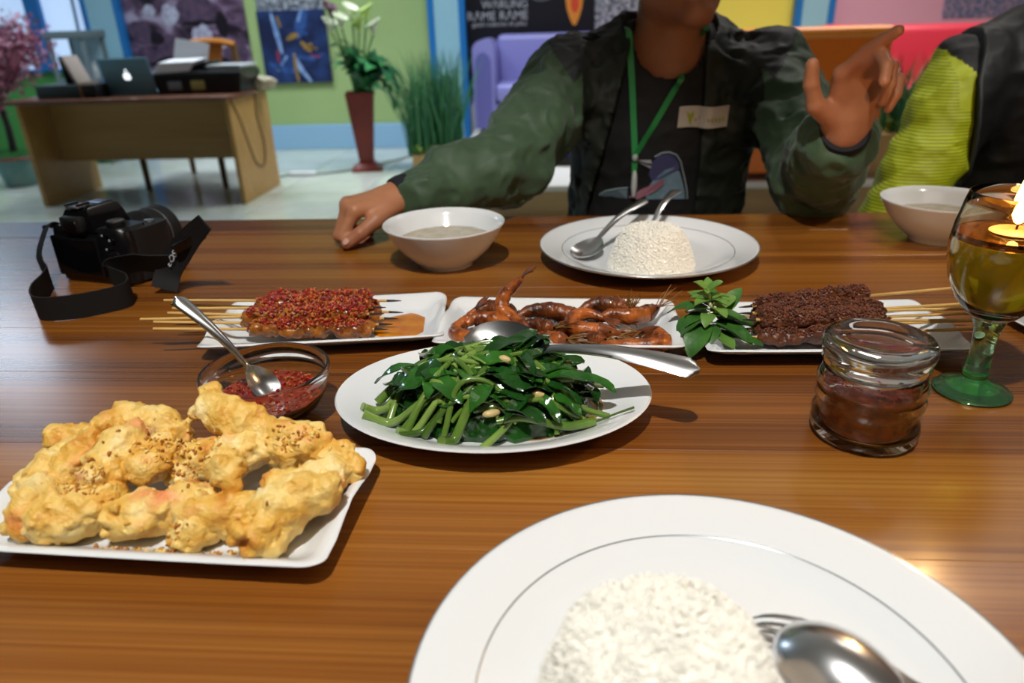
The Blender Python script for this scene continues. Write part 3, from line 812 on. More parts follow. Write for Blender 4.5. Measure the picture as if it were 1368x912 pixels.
cw = [mat('calla_white', 'd9dfc4', 0.4), mat('calla_green', 'a9c46a', 0.4), mat('calla_purple', '4a2038', 0.4)]
for i, (x, z, k) in enumerate([(-0.17, 1.05, 0), (-0.145, 1.15, 2), (0.0, 1.14, 0), (0.1, 1.13, 1), (0.15, 1.03, 0), (-0.07, 1.08, 0), (0.05, 1.05, 1)]):
    y = rng.uniform(-0.05, 0.05)
    stem = MB().tube(spline([(0.02 * (i - 3) / 3, 0, 0.5), (x * 0.5, y * 0.5, 0.8), (x, y, z - 0.05)], 8), 0.007, 6).build('stem', mat('stem_green', '4c8040', 0.4), vs_)
    rings = []
    for j in range(6):
        tt = j / 5; r0 = 0.010 + 0.045 * tt ** 1.5
        rings.append([(x + r0 * math.cos(a), y + r0 * math.sin(a), z - 0.06 + 0.085 * tt + 0.03 * tt * tt * math.cos(a - (0.5 if x > 0 else 2.6))) for a in [2 * math.pi * n / 14 for n in range(14)]])
    inner = [[(x + (px - x) * 0.9, y + (py - y) * 0.9, pz) for px, py, pz in r] for r in rings[::-1]]
    MB().loft(rings + inner, cap=True).build('flower', cw[k], stem)


def grass(name, label, loc, nbl, rx, ry, h, potd, gmats, lean=0.12, low=None):
    t = thing(name, label, 'plant', loc)
    MB().box((0, 0, potd[2] / 2), potd, bevel=0.008).build('planter_box', mat('planter_tan', 'b18f5c', 0.5), t)
    b = MB()
    for i in range(nbl):
        x, y = rng.uniform(-rx, rx), rng.uniform(-ry, ry); hh = h * rng.uniform(0.6, 1.05); lx, ly = rng.normal(0, lean), rng.normal(0, lean)
        wv = 0.006 * rng.uniform(0.6, 1.2); a = rng.uniform(0, 3.14); c, s = math.cos(a) * wv, math.sin(a) * wv
        z0 = potd[2] - 0.01; P = [Vector((x + lx * tt ** 2 * hh * 1.6, y + ly * tt ** 2 * hh * 1.6, z0 + tt * hh)) for tt in (0, 0.35, 0.7, 1)]
        rings = [[(p.x - c * k, p.y - s * k, p.z), (p.x + s * k * 0.25, p.y - c * k * 0.25, p.z), (p.x + c * k, p.y + s * k, p.z)] for p, k in zip(P, (0.8, 1, 0.7, 0.08))]
        b.loft(rings, cap=True, mi=int(rng.integers(len(gmats))))
    b.build('grass_blades', gmats, t, smooth=False)['kind'] = 'stuff'
    n = low or 160
    q = np.c_[rng.uniform(-potd[0] / 2, potd[0] / 2, n), rng.uniform(-potd[1] / 2, potd[1] / 2, n), rng.uniform(potd[2], potd[2] + 0.06, n)]
    scatter('small_leaves', q, None, np.array(fv), np.array(ff), rng.uniform(0.015, 0.03, n), [mat('low_leaf_yellow', '9aa63c', 0.6), mat('low_leaf_green', '4c7d34', 0.6)], rng, t)['kind'] = 'stuff'
    return t


gm = [mat('grass_dark', '1f5738', 0.5), mat('grass_mid', '2f7048', 0.5), mat('grass_light', '4b8a58', 0.5)]
grass('grass_plant', 'tall dark green artificial grass standing on the floor left of the purple sofa', (-0.98, 5.62, 0), 430, 0.20, 0.12, 0.74, (0.34, 0.26, 0.12), gm)
grass('grass_plant', 'artificial grass in a tan box planter between the two diners', (1.80, 4.24, 0.201), 240, 0.22, 0.15, 0.4, (0.52, 0.36, 0.23), gm, 0.15, 260)

# ================================================================ DINING TABLE
TZ = 0.75
teak = wood('teak', [(0.20, '2f1808'), (0.38, '5c3210'), (0.52, '7e4917'), (0.66, '935e23'), (0.84, 'aa7a36')], grain=(0.55, 21, 21), rough=0.27, coat=0.08, tint=0.22, scale2=(0.7, 230, 230), bump=0.03)
tb = thing('dining_table', 'long glossy brown teak plank table laid with the shared dishes', 'table', (0, 0.575, 0))
y0 = -0.02; wds = [0.118, 0.131, 0.122, 0.116, 0.127, 0.109, 0.124, 0.118, 0.126, 0.1]
yy = y0 - 0.575
for k, wv in enumerate(wds):
    MB().box((0, 0, 0), (2.9, wv - 0.0001, 0.035), bevel=0.0003 if k < 9 else 0.002, seg=1).build('plank', teak, tb, (-0.15, yy + wv / 2, TZ - 0.0175), smooth=False); yy += wv
for sx in (-1.4, 1.1):
    for sy in (-0.5, 0.5):
        MB().box((0, 0, 0), (0.08, 0.08, 0.715), bevel=0.006).build('leg', teak, tb, (sx, sy, 0.3575))
for sy in (-0.5, 0.5):
    MB().box((0, 0, 0), (2.42, 0.025, 0.09), bevel=0.003).build('apron', teak, tb, (-0.15, sy, 0.67))

# ================================================================ CROCKERY
china = mat('china_white', 'dfe2e4', 0.13, coat=0.3)
china_w = mat('china_warm', 'dedfdb', 0.15, coat=0.3)
silverline = mat('silver_line', '9a9ea0', 0.25, 0.6)
steel = mat('cutlery_steel', 'dcdddf', 0.24, 1.0, bump=0.03, bscale=60)


def rrect(a, b, r, n=7, side=6):
    r = min(r, a * 0.98, b * 0.98); pts = []
    for cx, cy, s in ((a - r, b - r, 0), (-(a - r), b - r, 1), (-(a - r), -(b - r), 2), (a - r, -(b - r), 3)):
        for i in range(n):
            t = math.pi / 2 * (s + i / (n - 1)); pts.append((cx + r * math.cos(t), cy + r * math.sin(t)))
        nx = [(-(a - r), b), (-a, -(b - r)), (a - r, -b), (a, b - r)][s]
        x, y = pts[-1]
        for i in range(1, side):
            pts.append((x + (nx[0] - x) * i / side, y + (nx[1] - y) * i / side))
    return pts


def rect_plate(label, loc, rot, group='white rectangular dishes', a=0.121, b=0.0625, r=0.012):
    def ring(inset, z, lift=1.0):
        out = []
        for x, y in rrect(a - inset, b - inset, max(0.006, r - inset * 0.2)):
            u = abs(x) / a; e = u ** 10
            zz = z + lift * (0.0035 * e * math.cos(y / b * 4.6) + 0.0015 * (u * abs(y) / b) ** 4)
            out.append((x, y, zz))
        return out
    rings = [ring(0.034, 0.0015, 0), ring(0.031, 0.0, 0), ring(0.028, 0.002, 0), ring(0.012, 0.0105, .6), ring(0.001, 0.0165), ring(0.0, 0.0178), ring(0.0012, 0.0188), ring(0.004, 0.0186), ring(0.010, 0.0150, .7),
             ring(0.019, 0.0078, .2), ring(0.024, 0.0058, 0), ring(0.030, 0.0052, 0)]
    p = MB().loft(rings).build('rectangular_plate', china, None, (loc[0], loc[1], TZ), rot, angle=60)
    return tag(p, label, 'plate', group)


rect_plate('white rectangular plate under the golden fried shrimp at the front left', (-0.2565, 0.3785), R_(-2.5))
rect_plate('white rectangular plate with a puddle of orange oil under the chili satay', (-0.245, 0.685), R_(7.0))
rect_plate('white rectangular plate of glazed prawns in the middle row', (-0.005, 0.678), R_(-2.4))
rect_plate('white rectangular plate holding dark peanut satay and a basil sprig', (0.252, 0.667), R_(1.5))


def round_plate(label, loc, r=0.1433):
    prof = [(0, 0.002), (0.078, 0.002), (0.081, 0), (0.085, 0.0015), (0.100, 0.008), (0.130, 0.0165), (r - 0.001, 0.0215), (r, 0.0228), (r - 0.0012, 0.0238), (r - 0.004, 0.0232), (0.13, 0.0202), (0.113, 0.0158), (0.103, 0.0105), (0.095, 0.0072), (0.085, 0.0060), (0, 0.0056)]
    p = tag(MB().lathe(prof, 96).build('dinner_plate', china, None, (loc[0], loc[1], TZ), angle=60), label, 'plate')
    MB().lathe([(0.1126, 0.0158), (0.1129, 0.01605), (0.1133, 0.0162), (0.1135, 0.0160)], 96).build('silver_band', silverline, p)
    MB().lathe([(r - 0.0002, 0.0226), (r + 0.0003, 0.0231), (r - 0.0003, 0.0240), (r - 0.0011, 0.0241)], 96).build('rim_band', silverline, p)
    return p


NP = (0.072, 0.236); FP = (0.111, 0.937)
round_plate('large white dinner plate nearest the camera with thin silver rings', NP)
round_plate('white dinner plate with silver rings in front of the man in the dark green jacket', FP)
# a sliver of another plate at the right edge
tag(MB().lathe([(0, 0.002), (0.05, 0.002), (0.055, 0), (0.058, 0.002), (0.085, 0.009), (0.0862, 0.0105), (0.085, 0.0118), (0.058, 0.006), (0.05, 0.0045), (0, 0.0042)], 72).build('saucer', china_w, None, (0.535, 0.70, TZ)),
    'small white saucer at the right edge behind the candle glass', 'saucer')


def oval_plate(label, loc, a, b, rot):
    def ring(k, z):
        return [(a * k * math.cos(t), (b - a * (1 - k) * 0.9) * math.sin(t), z) for t in [2 * math.pi * i / 96 for i in range(96)]]
    rings = [ring(0.6, 0.002), ring(0.62, 0), ring(0.65, 0.0015), ring(0.80, 0.010), ring(0.99, 0.0215), ring(1.0, 0.0228), ring(0.99, 0.0242), ring(0.96, 0.0232), ring(0.84, 0.0165), ring(0.76, 0.0105), ring(0.70, 0.0072), ring(0.62, 0.006), ring(0.3, 0.0056)]
    return tag(MB().loft(rings).build('oval_plate', china, None, (loc[0], loc[1], TZ), rot, angle=60), label, 'plate')


OP = (-0.058, 0.519)
oval_plate('large white oval plate under the stir-fried water spinach', OP, 0.129, 0.0945, R_(1.5))


def soup_bowl(label, loc, slabel):
    prof = [(0, 0.003), (0.030, 0.003), (0.032, 0), (0.0355, 0), (0.0365, 0.004), (0.045, 0.010), (0.060, 0.024), (0.070, 0.038), (0.0765, 0.050), (0.0800, 0.0555), (0.0806, 0.0568), (0.0800, 0.0578), (0.0785, 0.0575), (0.0735, 0.050), (0.067, 0.038), (0.057, 0.0245), (0.043, 0.012), (0.034, 0.0075), (0, 0.0065)]
    p = tag(MB().lathe(prof, 80).build('soup_bowl', china, None, (loc[0], loc[1], TZ), angle=60), label, 'bowl')
    s = tag(MB().lathe([(0, 0.030), (0.0605, 0.030), (0.0633, 0.0345), (0.0628, 0.0352), (0, 0.0350)], 64).build('broth', mat('broth', 'a79a80', 0.05, c2='978764', cscale=60, contrast=(0.4, 0.6), coat=0.4), None, (loc[0], loc[1], TZ)), slabel, 'soup')
    pos = rng.uniform(-0.045, 0.045, (60, 2))
    scatter('herb_specks', np.c_[pos, np.full(60, 0.0352)], None, *grain_shape(1, 0.5, 4, 2), rng.uniform(0.0004, 0.0011, 60), [mat('speck_green', '5d6b3a', 0.5), mat('speck_fat', 'cabf95', 0.3)], rng, s)['kind'] = 'stuff'


soup_bowl('white soup bowl beside the hand resting on the table', (-0.158, 0.922), 'pale brown broth in the bowl beside the resting hand')
soup_bowl('white soup bowl at the right edge in front of the yellow-green sleeve', (0.522, 1.018), 'pale brown broth in the bowl at the right edge')


# ---------------------------------------------------------------- cutlery
def spoon_mesh(L, bl, bw, neck, endw, depth, arch=0.012, t=0.0013, ridge=True):
    """Spoon along +X: bowl tip at 0, handle end at L, opening towards +Z."""
    n = 46; m = 9; rows = []
    for i in range(n + 1):
        x = L * i / n; s = x / bl
        if s <= 1:
            w_ = bw / 2 * max(0.02, (math.sin(math.pi * min(1, s) ** 0.85)) ** 0.55) if s < 0.97 else neck
            w_ = max(w_, neck * (s > 0.5)); dp = depth * (math.sin(math.pi * min(1, s) ** 0.9)) ** 0.9
            zc = 0.004 * s * s
        else:
            u = (x - bl) / (L - bl)
            w_ = neck + (endw - neck) * (u ** 1.3)
            if u > 0.9: w_ *= math.sqrt(max(0.05, 1 - ((u - 0.9) / 0.1) ** 2 * 0.95))
            dp = -0.0022 if ridge else 0
            zc = 0.004 + arch * math.sin(math.pi * u) * (1 - 0.35 * u) + 0.006 * u
        rows.append((x, w_, dp, zc))
    b = MB(); rings = []
    for x, w_, dp, zc in rows:
        us = [-1 + 2 * j / (m - 1) for j in range(m)]
        top = [(x, u * w_, zc - dp * (1 - u * u)) for u in us]
        bot = [(x, u * w_ * 0.96, zc - dp * (1 - u * u) - t) for u in us[::-1]]
        rings.append(top + bot)
    return b.loft(rings)


def place(o, origin, xdir, up):
    x = Vector(xdir).normalized(); z = Vector(up); z = (z - x * z.dot(x)).normalized(); y = z.cross(x)
    M = Matrix.Identity(4)
    for i in range(3):
        M[i][0], M[i][1], M[i][2], M[i][3] = x[i], y[i], z[i], origin[i]
    o.matrix_world = M
    return o


o = tag(spoon_mesh(0.198, 0.074, 0.052, 0.0042, 0.0105, 0.012, 0.010).build('serving_spoon', steel, angle=70), 'large steel serving spoon resting on the water spinach', 'spoon')
place(o, (-0.085, 0.556, 0.803), (0.185, -0.062, -0.006), (-0.05, -0.42, 0.9))
o = tag(spoon_mesh(0.112, 0.034, 0.025, 0.0027, 0.0068, 0.005, 0.006).build('teaspoon', steel, angle=70), 'small steel teaspoon standing in the glass bowl of red sambal', 'spoon')
place(o, (-0.235, 0.508, 0.771), (-0.065, 0.012, 0.062), (0.42, -0.35, 0.65))
o = tag(spoon_mesh(0.19, 0.058, 0.040, 0.0037, 0.009, 0.008, 0.008).build('tablespoon', steel, angle=70), 'steel tablespoon leaning beside the moulded rice on the far plate', 'spoon')
place(o, (0.016, 0.905, 0.764), (0.115, 0.17, 0.030), (-0.2, -0.35, 0.9))


def fork_mesh(L, bl, bw, neck, endw):
    b = MB()
    n = 30; rings = []
    for i in range(n + 1):
        x = bl * 0.62 + (L - bl * 0.62) * i / n
        if x < bl * 1.15:
            s = (x - bl * 0.62) / (bl * 0.53); w_ = bw / 2 * (1 - s ** 1.6) + neck * s ** 1.6; zc = -0.003 + 0.006 * s
        else:
            u = (x - bl * 1.15) / (L - bl * 1.15); w_ = neck + (endw - neck) * u ** 1.3
            if u > 0.9: w_ *= math.sqrt(max(0.05, 1 - ((u - 0.9) / 0.1) ** 2 * 0.95))
            zc = 0.003 + 0.012 * math.sin(math.pi * u) * (1 - 0.4 * u) + 0.005 * u
        us = (-1, -0.5, 0, 0.5, 1)
        rings.append([(x, u * w_, zc + 0.0006 * (1 - u * u)) for u in us] + [(x, u * w_, zc - 0.0013) for u in us[::-1]])
    b.loft(rings)
    for k in range(4):
        y = (k - 1.5) * bw / 4.1
        b.tube(spline([(bl * 0.68, y, -0.0035), (bl * 0.4, y, -0.0055), (bl * 0.15, y * 0.97, -0.003), (0, y * 0.95, 0.002)], 8), [0.0017, 0.0017, 0.0016, 0.0015, 0.0014, 0.0013, 0.0012, 0.001, 0.0006], 6, flat=0.8)
    return b


o = tag(fork_mesh(0.185, 0.062, 0.024, 0.0032, 0.0085).build('fork', steel, angle=70), 'steel fork lying behind the moulded rice on the far plate', 'fork')
place(o, (0.098, 0.945, 0.7685), (0.075, 0.165, 0.028), (0, -0.2, 1))
o = tag(fork_mesh(0.185, 0.062, 0.026, 0.0032, 0.0085).build('fork', steel, angle=70), 'steel fork lying face down under a spoon on the nearest plate', 'fork')
place(o, (0.0935, 0.2800, 0.7625), (0.085, -0.046, 0.008), (0, 0, -1)); o.location.z += 0.003
o = tag(spoon_mesh(0.19, 0.060, 0.041, 0.0037, 0.009, 0.010, 0.010).build('tablespoon', steel, angle=70), 'steel tablespoon lying face down over a fork on the nearest plate', 'spoon')
place(o, (0.1025, 0.2665, 0.7710), (0.046, -0.047, 0.011), (0.15, 0.1, -1)); o.location.z += 0.004

# ================================================================ RICE
rice_g = mat('rice_grain', 'f1efe6', 0.65, spec=0.2); rice_b = mat('rice_base', 'efece2', 0.7, spec=0.2)



def rice(label, loc, rb, rt, h, n, gl, prof_pow=2.4):
    t = MB(); P = []
    for i in range(15):
        u = i / 14; P.append((u, h * (1 - u ** prof_pow)))
    # dome: flat-topped mould (an upturned rice bowl)
    prof = [(rb, 0)] + [(rt + (rb - rt) * (1 - q) ** 0.7, h * q * 0.82) for q in (0.25, 0.5, 0.75, 1)] + [(rt * c, h * (0.82 + 0.18 * math.sqrt(1 - c * c))) for c in (0.92, 0.75, 0.5, 0.25)] + [(0, h)]
    t.lathe([(0, 0)] + prof, 40)
    o = tag(t.build('rice_mound', rice_b, None, loc, angle=80), label, 'rice', kind='stuff')
    # grains over the surface
    r = np.array([p[0] for p in prof]); z = np.array([p[1] for p in prof]); s = np.r_[0, np.cumsum(np.hypot(np.diff(r), np.diff(z)))]
    q = rng.uniform(0, s[-1], n * 3); rr = np.interp(q, s, r); keep = rng.uniform(0, rb, n * 3) < rr; q = q[keep][:n]; rr = np.interp(q, s, r); zz = np.interp(q, s, z); a = rng.uniform(0, 2 * np.pi, len(q))
    k = 1.0 + 0.02 * np.abs(vnoise(np.c_[rr * np.cos(a), rr * np.sin(a), zz] * 60, 5))
    pos = np.c_[rr * np.cos(a) * k, rr * np.sin(a) * k, np.maximum(zz * k, 0.001) + rng.normal(0, 0.0006, len(q))]
    scatter('rice_grains', pos, None, *grain_shape(1, 0.36, 5, 4), rng.uniform(gl * 0.8, gl * 1.15, len(pos)), rice_g, rng, o)['kind'] = 'stuff'


rice("white moulded rice on the plate nearest the camera", (0.040, 0.214, TZ + 0.0058), 0.057, 0.041, 0.074, 9000, 0.0022)
rice('white moulded rice on the far plate before the man in green', (0.112, 0.893, TZ + 0.0058), 0.054, 0.038, 0.051, 7500, 0.0022)

# ================================================================ FRIED SHRIMP
bat = bpy.data.materials.new('fried_batter'); bat.use_nodes = True
_nt = bat.node_tree; _N = _nt.nodes; _L = _nt.links; _p = _N['Principled BSDF']
_tc = _N.new('ShaderNodeTexCoord'); _oi = _N.new('ShaderNodeObjectInfo'); _ad = _N.new('ShaderNodeVectorMath'); _ad.operation = 'ADD'
_L.new(_tc.outputs['Object'], _ad.inputs[0]); _L.new(_oi.outputs['Random'], _ad.inputs[1])
_n1 = _N.new('ShaderNodeTexNoise'); _n1.inputs['Scale'].default_value = 42; _n1.inputs['Detail'].default_value = 4; _L.new(_ad.outputs[0], _n1.inputs['Vector'])
_r1 = _N.new('ShaderNodeValToRGB'); _e = _r1.color_ramp.elements
_e[0].position = 0.28; _e[0].color = lin('c98428'); _e[1].position = 0.70; _e[1].color = lin('f3dc9c')
for _q, _c in ((0.42, 'dfad4a'), (0.56, 'eac771')):
    _k = _e.new(_q); _k.color = lin(_c)
_L.new(_n1.outputs['Fac'], _r1.inputs[0])
_n2 = _N.new('ShaderNodeTexNoise'); _n2.inputs['Scale'].default_value = 26; _n2.inputs['Detail'].default_value = 2; _L.new(_ad.outputs[0], _n2.inputs['Vector'])
_r2 = _N.new('ShaderNodeValToRGB'); _r2.color_ramp.elements[0].position = 0.60; _r2.color_ramp.elements[1].position = 0.74; _L.new(_n2.outputs['Fac'], _r2.inputs[0])
_mx = _N.new('ShaderNodeMix'); _mx.data_type = 'RGBA'; _L.new(_r2.outputs[0], _mx.inputs[0]); _L.new(_r1.outputs[0], _mx.inputs[6]); _mx.inputs[7].default_value = lin('e58f56')
_L.new(_mx.outputs[2], _p.inputs['Base Color']); _p.inputs['Roughness'].default_value = 0.5
_p.inputs['Subsurface Weight'].default_value = 0.12; _p.inputs['Subsurface Radius'].default_value = (0.006, 0.003, 0.001)
_n3 = _N.new('ShaderNodeTexNoise'); _n3.inputs['Scale'].default_value = 420; _n3.inputs['Detail'].default_value = 3; _L.new(_ad.outputs[0], _n3.inputs['Vector'])
_b = _N.new('ShaderNodeBump'); _b.inputs['Strength'].default_value = 0.8; _b.inputs['Distance'].default_value = 0.0014; _L.new(_n3.outputs['Fac'], _b.inputs['Height']); _L.new(_b.outputs[0], _p.inputs['Normal'])


def fritter(label, c, spine, seed):
    """spine: list of (x, y, z, r) in metres around c; knobbly batter grown over it."""
    pr = []
    for i in range(len(spine) - 1):
        a, b = spine[i], spine[i + 1]; pr.append(('c', a[:3], b[:3], a[3], b[3], 0.007))
    rg = random.Random(seed)
    for i in range(15):
        s = spine[rg.randrange(len(spine))]; v = Vector((rg.gauss(0, 1), rg.gauss(0, 1), rg.gauss(0, 0.8))).normalized() * (s[3] * 0.95)
        q = (s[0] + v.x, s[1] + v.y, s[2] + v.z); pr.append(('e', q, (rg.uniform(0.0035, 0.0075),) * 3, None, 0.0025))
    f = field(pr)

    def fn(P):
        d = f(P)
        return d + 0.0028 * vnoise(P * 120, seed) + 0.0014 * vnoise(P * 270, seed + 5) + 0.0009 * np.abs(vnoise(P * 560, seed + 7)) - 0.0008
    S_ = np.array([s[:3] for s in spine]); rm = max(s[3] for s in spine) + 0.012
    V, F = mesh_field(fn, S_.min(0) - rm, S_.max(0) + rm, 0.00125, slack=0.003)
    return tag(link('fried_shrimp', np_mesh('fried_shrimp', V, F, bat), None, c), label, 'fried shrimp', 'golden fried shrimp on the front plate')


FZ = 0.757


def arc(L, r, ang, curl, z0=0.0, up=0.0, taper=0.75, n=5):
    out = []; a = R_(ang); x = y = 0; z = z0
    for i in range(n):
        t = i / (n - 1); out.append((x, y, z, r * (1 - (1 - taper) * t)))
        x += math.cos(a) * L / (n - 1); y += math.sin(a) * L / (n - 1); z += up / (n - 1); a += R_(curl) / (n - 1)
    mx = sum(q[0] for q in out) / n; my = sum(q[1] for q in out) / n
    return [(q[0] - mx, q[1] - my, q[2], q[3]) for q in out]


FR = [  # label, (x, y, z), arc args
    ('small pale fried shrimp tip overhanging the far left corner of its plate', (-0.360, 0.430, 0.777), arc(0.022, 0.0085, 20, 30)),
    ('large fried shrimp slanting down from the top of the left heap', (-0.325, 0.402, 0.789), arc(0.060, 0.0135, 235, 25, 0.006, -0.020)),
    ('pale fried shrimp at the far left of the heap, half hidden', (-0.350, 0.402, 0.776), arc(0.030, 0.0115, 70, 30)),
    ('round fried shrimp at the left end of the plate', (-0.341, 0.362, 0.774), arc(0.028, 0.0145, 100, 60)),
    ('brown-flecked fried shrimp at the front of the left heap', (-0.303, 0.352, 0.774), arc(0.036, 0.0150, 20, 60)),
    ('pinkish fried shrimp in the middle of the left heap', (-0.300, 0.385, 0.789), arc(0.030, 0.0135, 250, 40, 0.006, -0.012)),
    ('fried shrimp lump at the back of the plate, second from the left', (-0.289, 0.424, 0.787), arc(0.040, 0.0115, 10, -40, 0.004)),
    ('round fried shrimp lump right of the left heap', (-0.276, 0.395, 0.785), arc(0.018, 0.0125, 60, 40)),
    ('crumb-covered fried shrimp in the centre of the plate', (-0.247, 0.404, 0.778), arc(0.030, 0.0125, 200, 40)),
    ('long fried shrimp lying at the centre front', (-0.256, 0.357, 0.772), arc(0.046, 0.0125, 15, 40)),
    ('smallest golden batter piece at the front edge', (-0.226, 0.341, 0.766), arc(0.012, 0.0082, 20, 30)),
    ('tall knobbly fried shrimp standing at the back of the plate', (-0.228, 0.424, 0.797), arc(0.040, 0.0125, 330, 50, 0.008, -0.012)),
    ('curved fried shrimp hooked across the middle of the plate', (-0.216, 0.397, 0.785), arc(0.062, 0.0120, 205, 130, -0.002, 0.006)),
    ('round fried shrimp at the back right of the plate', (-0.186, 0.416, 0.784), arc(0.030, 0.0150, 330, 40)),
    ('fried shrimp at the right of the plate behind the front right one', (-0.164, 0.390, 0.774), arc(0.046, 0.0120, 20, 40)),
    ('pink-streaked fried shrimp lying front right of centre', (-0.206, 0.353, 0.772), arc(0.046, 0.0125, 10, -20)),
    ('largest curled fried shrimp at the front right of the plate', (-0.168, 0.352, 0.777), arc(0.046, 0.0150, 70, -75, -0.004, 0.012)),
    ('crumbly fried shrimp tail pointing to the right rear corner', (-0.156, 0.410, 0.776), arc(0.034, 0.0100, 330, 10)),
]
for i, (lb, c, sp) in enumerate(FR):
    fritter(lb, c, sp, 11 + i)
n = 420
cx = [(-0.262, 0.392, 0.03, 0.02), (-0.245, 0.385, 0.022, 0.02), (-0.30, 0.36, 0.02, 0.01), (-0.145, 0.395, 0.012, 0.012), (-0.235, 0.333, 0.05, 0.006), (-0.18, 0.405, 0.02, 0.012)]
pos = []
for i in range(n):
    a = cx[i % len(cx)] if i % 3 else cx[0]; pos.append((rng.normal(a[0], a[2] * 0.5), rng.normal(a[1], a[3] * 0.5), 0))
pos = np.array(pos)
bpy.context.view_layer.update(); dg = bpy.context.evaluated_depsgraph_get()
for p in pos:
    h_, lc, nn, *_ = S.ray_cast(dg, Vector((p[0], p[1], 0.9)), Vector((0, 0, -1))); p[2] = lc.z + 0.0006
tag(scatter('fried_garlic_crumbs', pos, None, *grain_shape(1, 0.55, 4, 3), rng.uniform(0.0010, 0.0027, n), [mat('crumb_gold', 'd39a3c', 0.6), mat('crumb_brown', 'a8681f', 0.6), mat('crumb_pale', 'e6c878', 0.6)], rng),
    'golden fried garlic crumbs strewn over the fried shrimp', 'crumbs', kind='stuff')

# ================================================================ GLAZED PRAWNS
pm = mat('prawn_shell', '5a2810', 0.28, c2='a85a22', cscale=75, coat=0.35, bump=0.5, bscale=260, contrast=(0.36, 0.58), detail=6)
pmd = mat('prawn_dark', '2f150a', 0.3, c2='7d3f18', cscale=80, coat=0.3, bump=0.6, bscale=280, detail=6)
pmh = mat('prawn_whisker', '6b3d16', 0.4, c2='8f6a34', cscale=90)


def prawn(label, spine, r=0.0085, dark=False, whisk=10, wl=0.022, wdir=None, head=True):
    """spine runs from tail to head in world metres."""
    base = Vector(spine[len(spine) // 2]); t = thing('glazed_prawn', label, 'prawn', tuple(base), 0, 'glazed prawns on the middle plate')
    P = [q - base for q in spline(spine, 36)]
    k = 28 if head else 36
    rad = []
    for i in range(k + 1):
        s = i / k; seg = (s * 6) % 1
        rad.append(r * (0.34 + 0.66 * min(1, s * 1.5) ** 0.8) * (0.90 + 0.13 * seg))
    MB().tube(P[:k + 1], rad, 12, flat=1.12).build('shell', pmd if dark else pm, t, angle=35)
    d = (P[0] - P[2]).normalized(); up = Vector((0, 0, 1)) if abs(d.z) < .8 else Vector((0.5, -0.8, 0))
    sd = d.cross(up).normalized()
    b = MB()
    for q in (-0.5, -0.15, 0.2, 0.5):
        b.leaf(P[0], d + sd * q, up, r * 2.2, r * 0.75, bend=0.2, fold=0.1, n=4, thick=0.0004)
    b.build('tail_fan', pmd, t)['kind'] = 'stuff'
    if head:
        hd = P[28:]; n = len(hd)
        MB().tube(hd, [r * (1.0 - 0.75 * (i / (n - 1)) ** 1.5) for i in range(n)], 12, flat=1.15).build('head', pmd, t)
        for s in (-1, 1):
            e = hd[5] + sd * (r * 0.6 * s) + Vector((0, 0, r * 0.4))
            MB().ball(e, 0.0013, 8).build('eye', mat('prawn_eye', '0d0806', 0.1), t)
        if whisk:
            b = MB(); hv = (hd[-1] - hd[0]).normalized() if wdir is None else Vector(wdir).normalized()
            for i in range(whisk):
                a = hd[-1 - i % 5]
                e = a + (hv + Vector((rng.normal(0, .35), rng.normal(0, .35), rng.normal(0.1, .3)))).normalized() * wl * rng.uniform(0.6, 1.2)
                b.tube(spline([a, a.lerp(e, 0.5) + Vector((0, 0, rng.uniform(0, .004))), e], 4), [0.0006, 0.0006, 0.0005, 0.0004, 0.0003], 4)
            b.build('whiskers', pmh, t)['kind'] = 'stuff'
    # swimming legs under the belly
    b = MB()
    for i in range(5):
        q = P[8 + i * 4]; e = q + Vector((rng.normal(0, .003), rng.normal(0, .003), -r * 1.1)) + sd * rng.choice([-1, 1]) * r * 0.6
        e.z = max(e.z, -base.z + TZ + 0.0062)
        b.tube([q, (q + e) / 2 + sd * 0.001, e], [0.001, 0.0009, 0.0005], 5)
    b.build('swimmerets', pmd, t)['kind'] = 'stuff'


Z0 = TZ + 0.0145
prawn('glazed prawn curled at the left end, tail pointing up', [(-0.089, 0.676, Z0 + 0.016), (-0.099, 0.672, Z0 + 0.006), (-0.108, 0.660, Z0), (-0.102, 0.645, Z0), (-0.086, 0.639, Z0), (-0.070, 0.640, Z0)], 0.0085, whisk=6)
prawn('dark glazed prawn arching behind the left end prawn', [(-0.088, 0.690, Z0), (-0.092, 0.703, Z0 + 0.002), (-0.078, 0.712, Z0 + 0.004), (-0.060, 0.705, Z0 + 0.003), (-0.048, 0.696, Z0)], 0.0085, True, 6)
prawn('glossy orange prawn lying second from the left, partly behind the spoon', [(-0.098, 0.662, Z0 + 0.006), (-0.088, 0.672, Z0 + 0.008), (-0.070, 0.672, Z0 + 0.006), (-0.052, 0.660, Z0), (-0.040, 0.650, Z0)], 0.0088, whisk=6)
prawn('glazed prawn with its tail raised highest of all', [(-0.042, 0.690, TZ + 0.060), (-0.050, 0.690, TZ + 0.052), (-0.060, 0.688, TZ + 0.042), (-0.063, 0.682, TZ + 0.029), (-0.052, 0.672, TZ + 0.021), (-0.040, 0.655, TZ + 0.017), (-0.038, 0.640, TZ + 0.0145)], 0.0082, whisk=4)
prawn('brown prawn lying along the back, left of centre', [(-0.050, 0.690, Z0), (-0.036, 0.698, Z0 + 0.005), (-0.014, 0.698, Z0 + 0.006), (0.006, 0.692, Z0 + 0.003), (0.022, 0.690, Z0)], 0.0092, True, 8)
prawn('dark prawn with pale whiskers spread in the centre of the plate', [(-0.050, 0.664, Z0), (-0.034, 0.670, Z0 + 0.002), (-0.020, 0.668, Z0), (-0.008, 0.664, Z0)], 0.0075, True, 18, 0.034, (1, -0.3, 0.1))
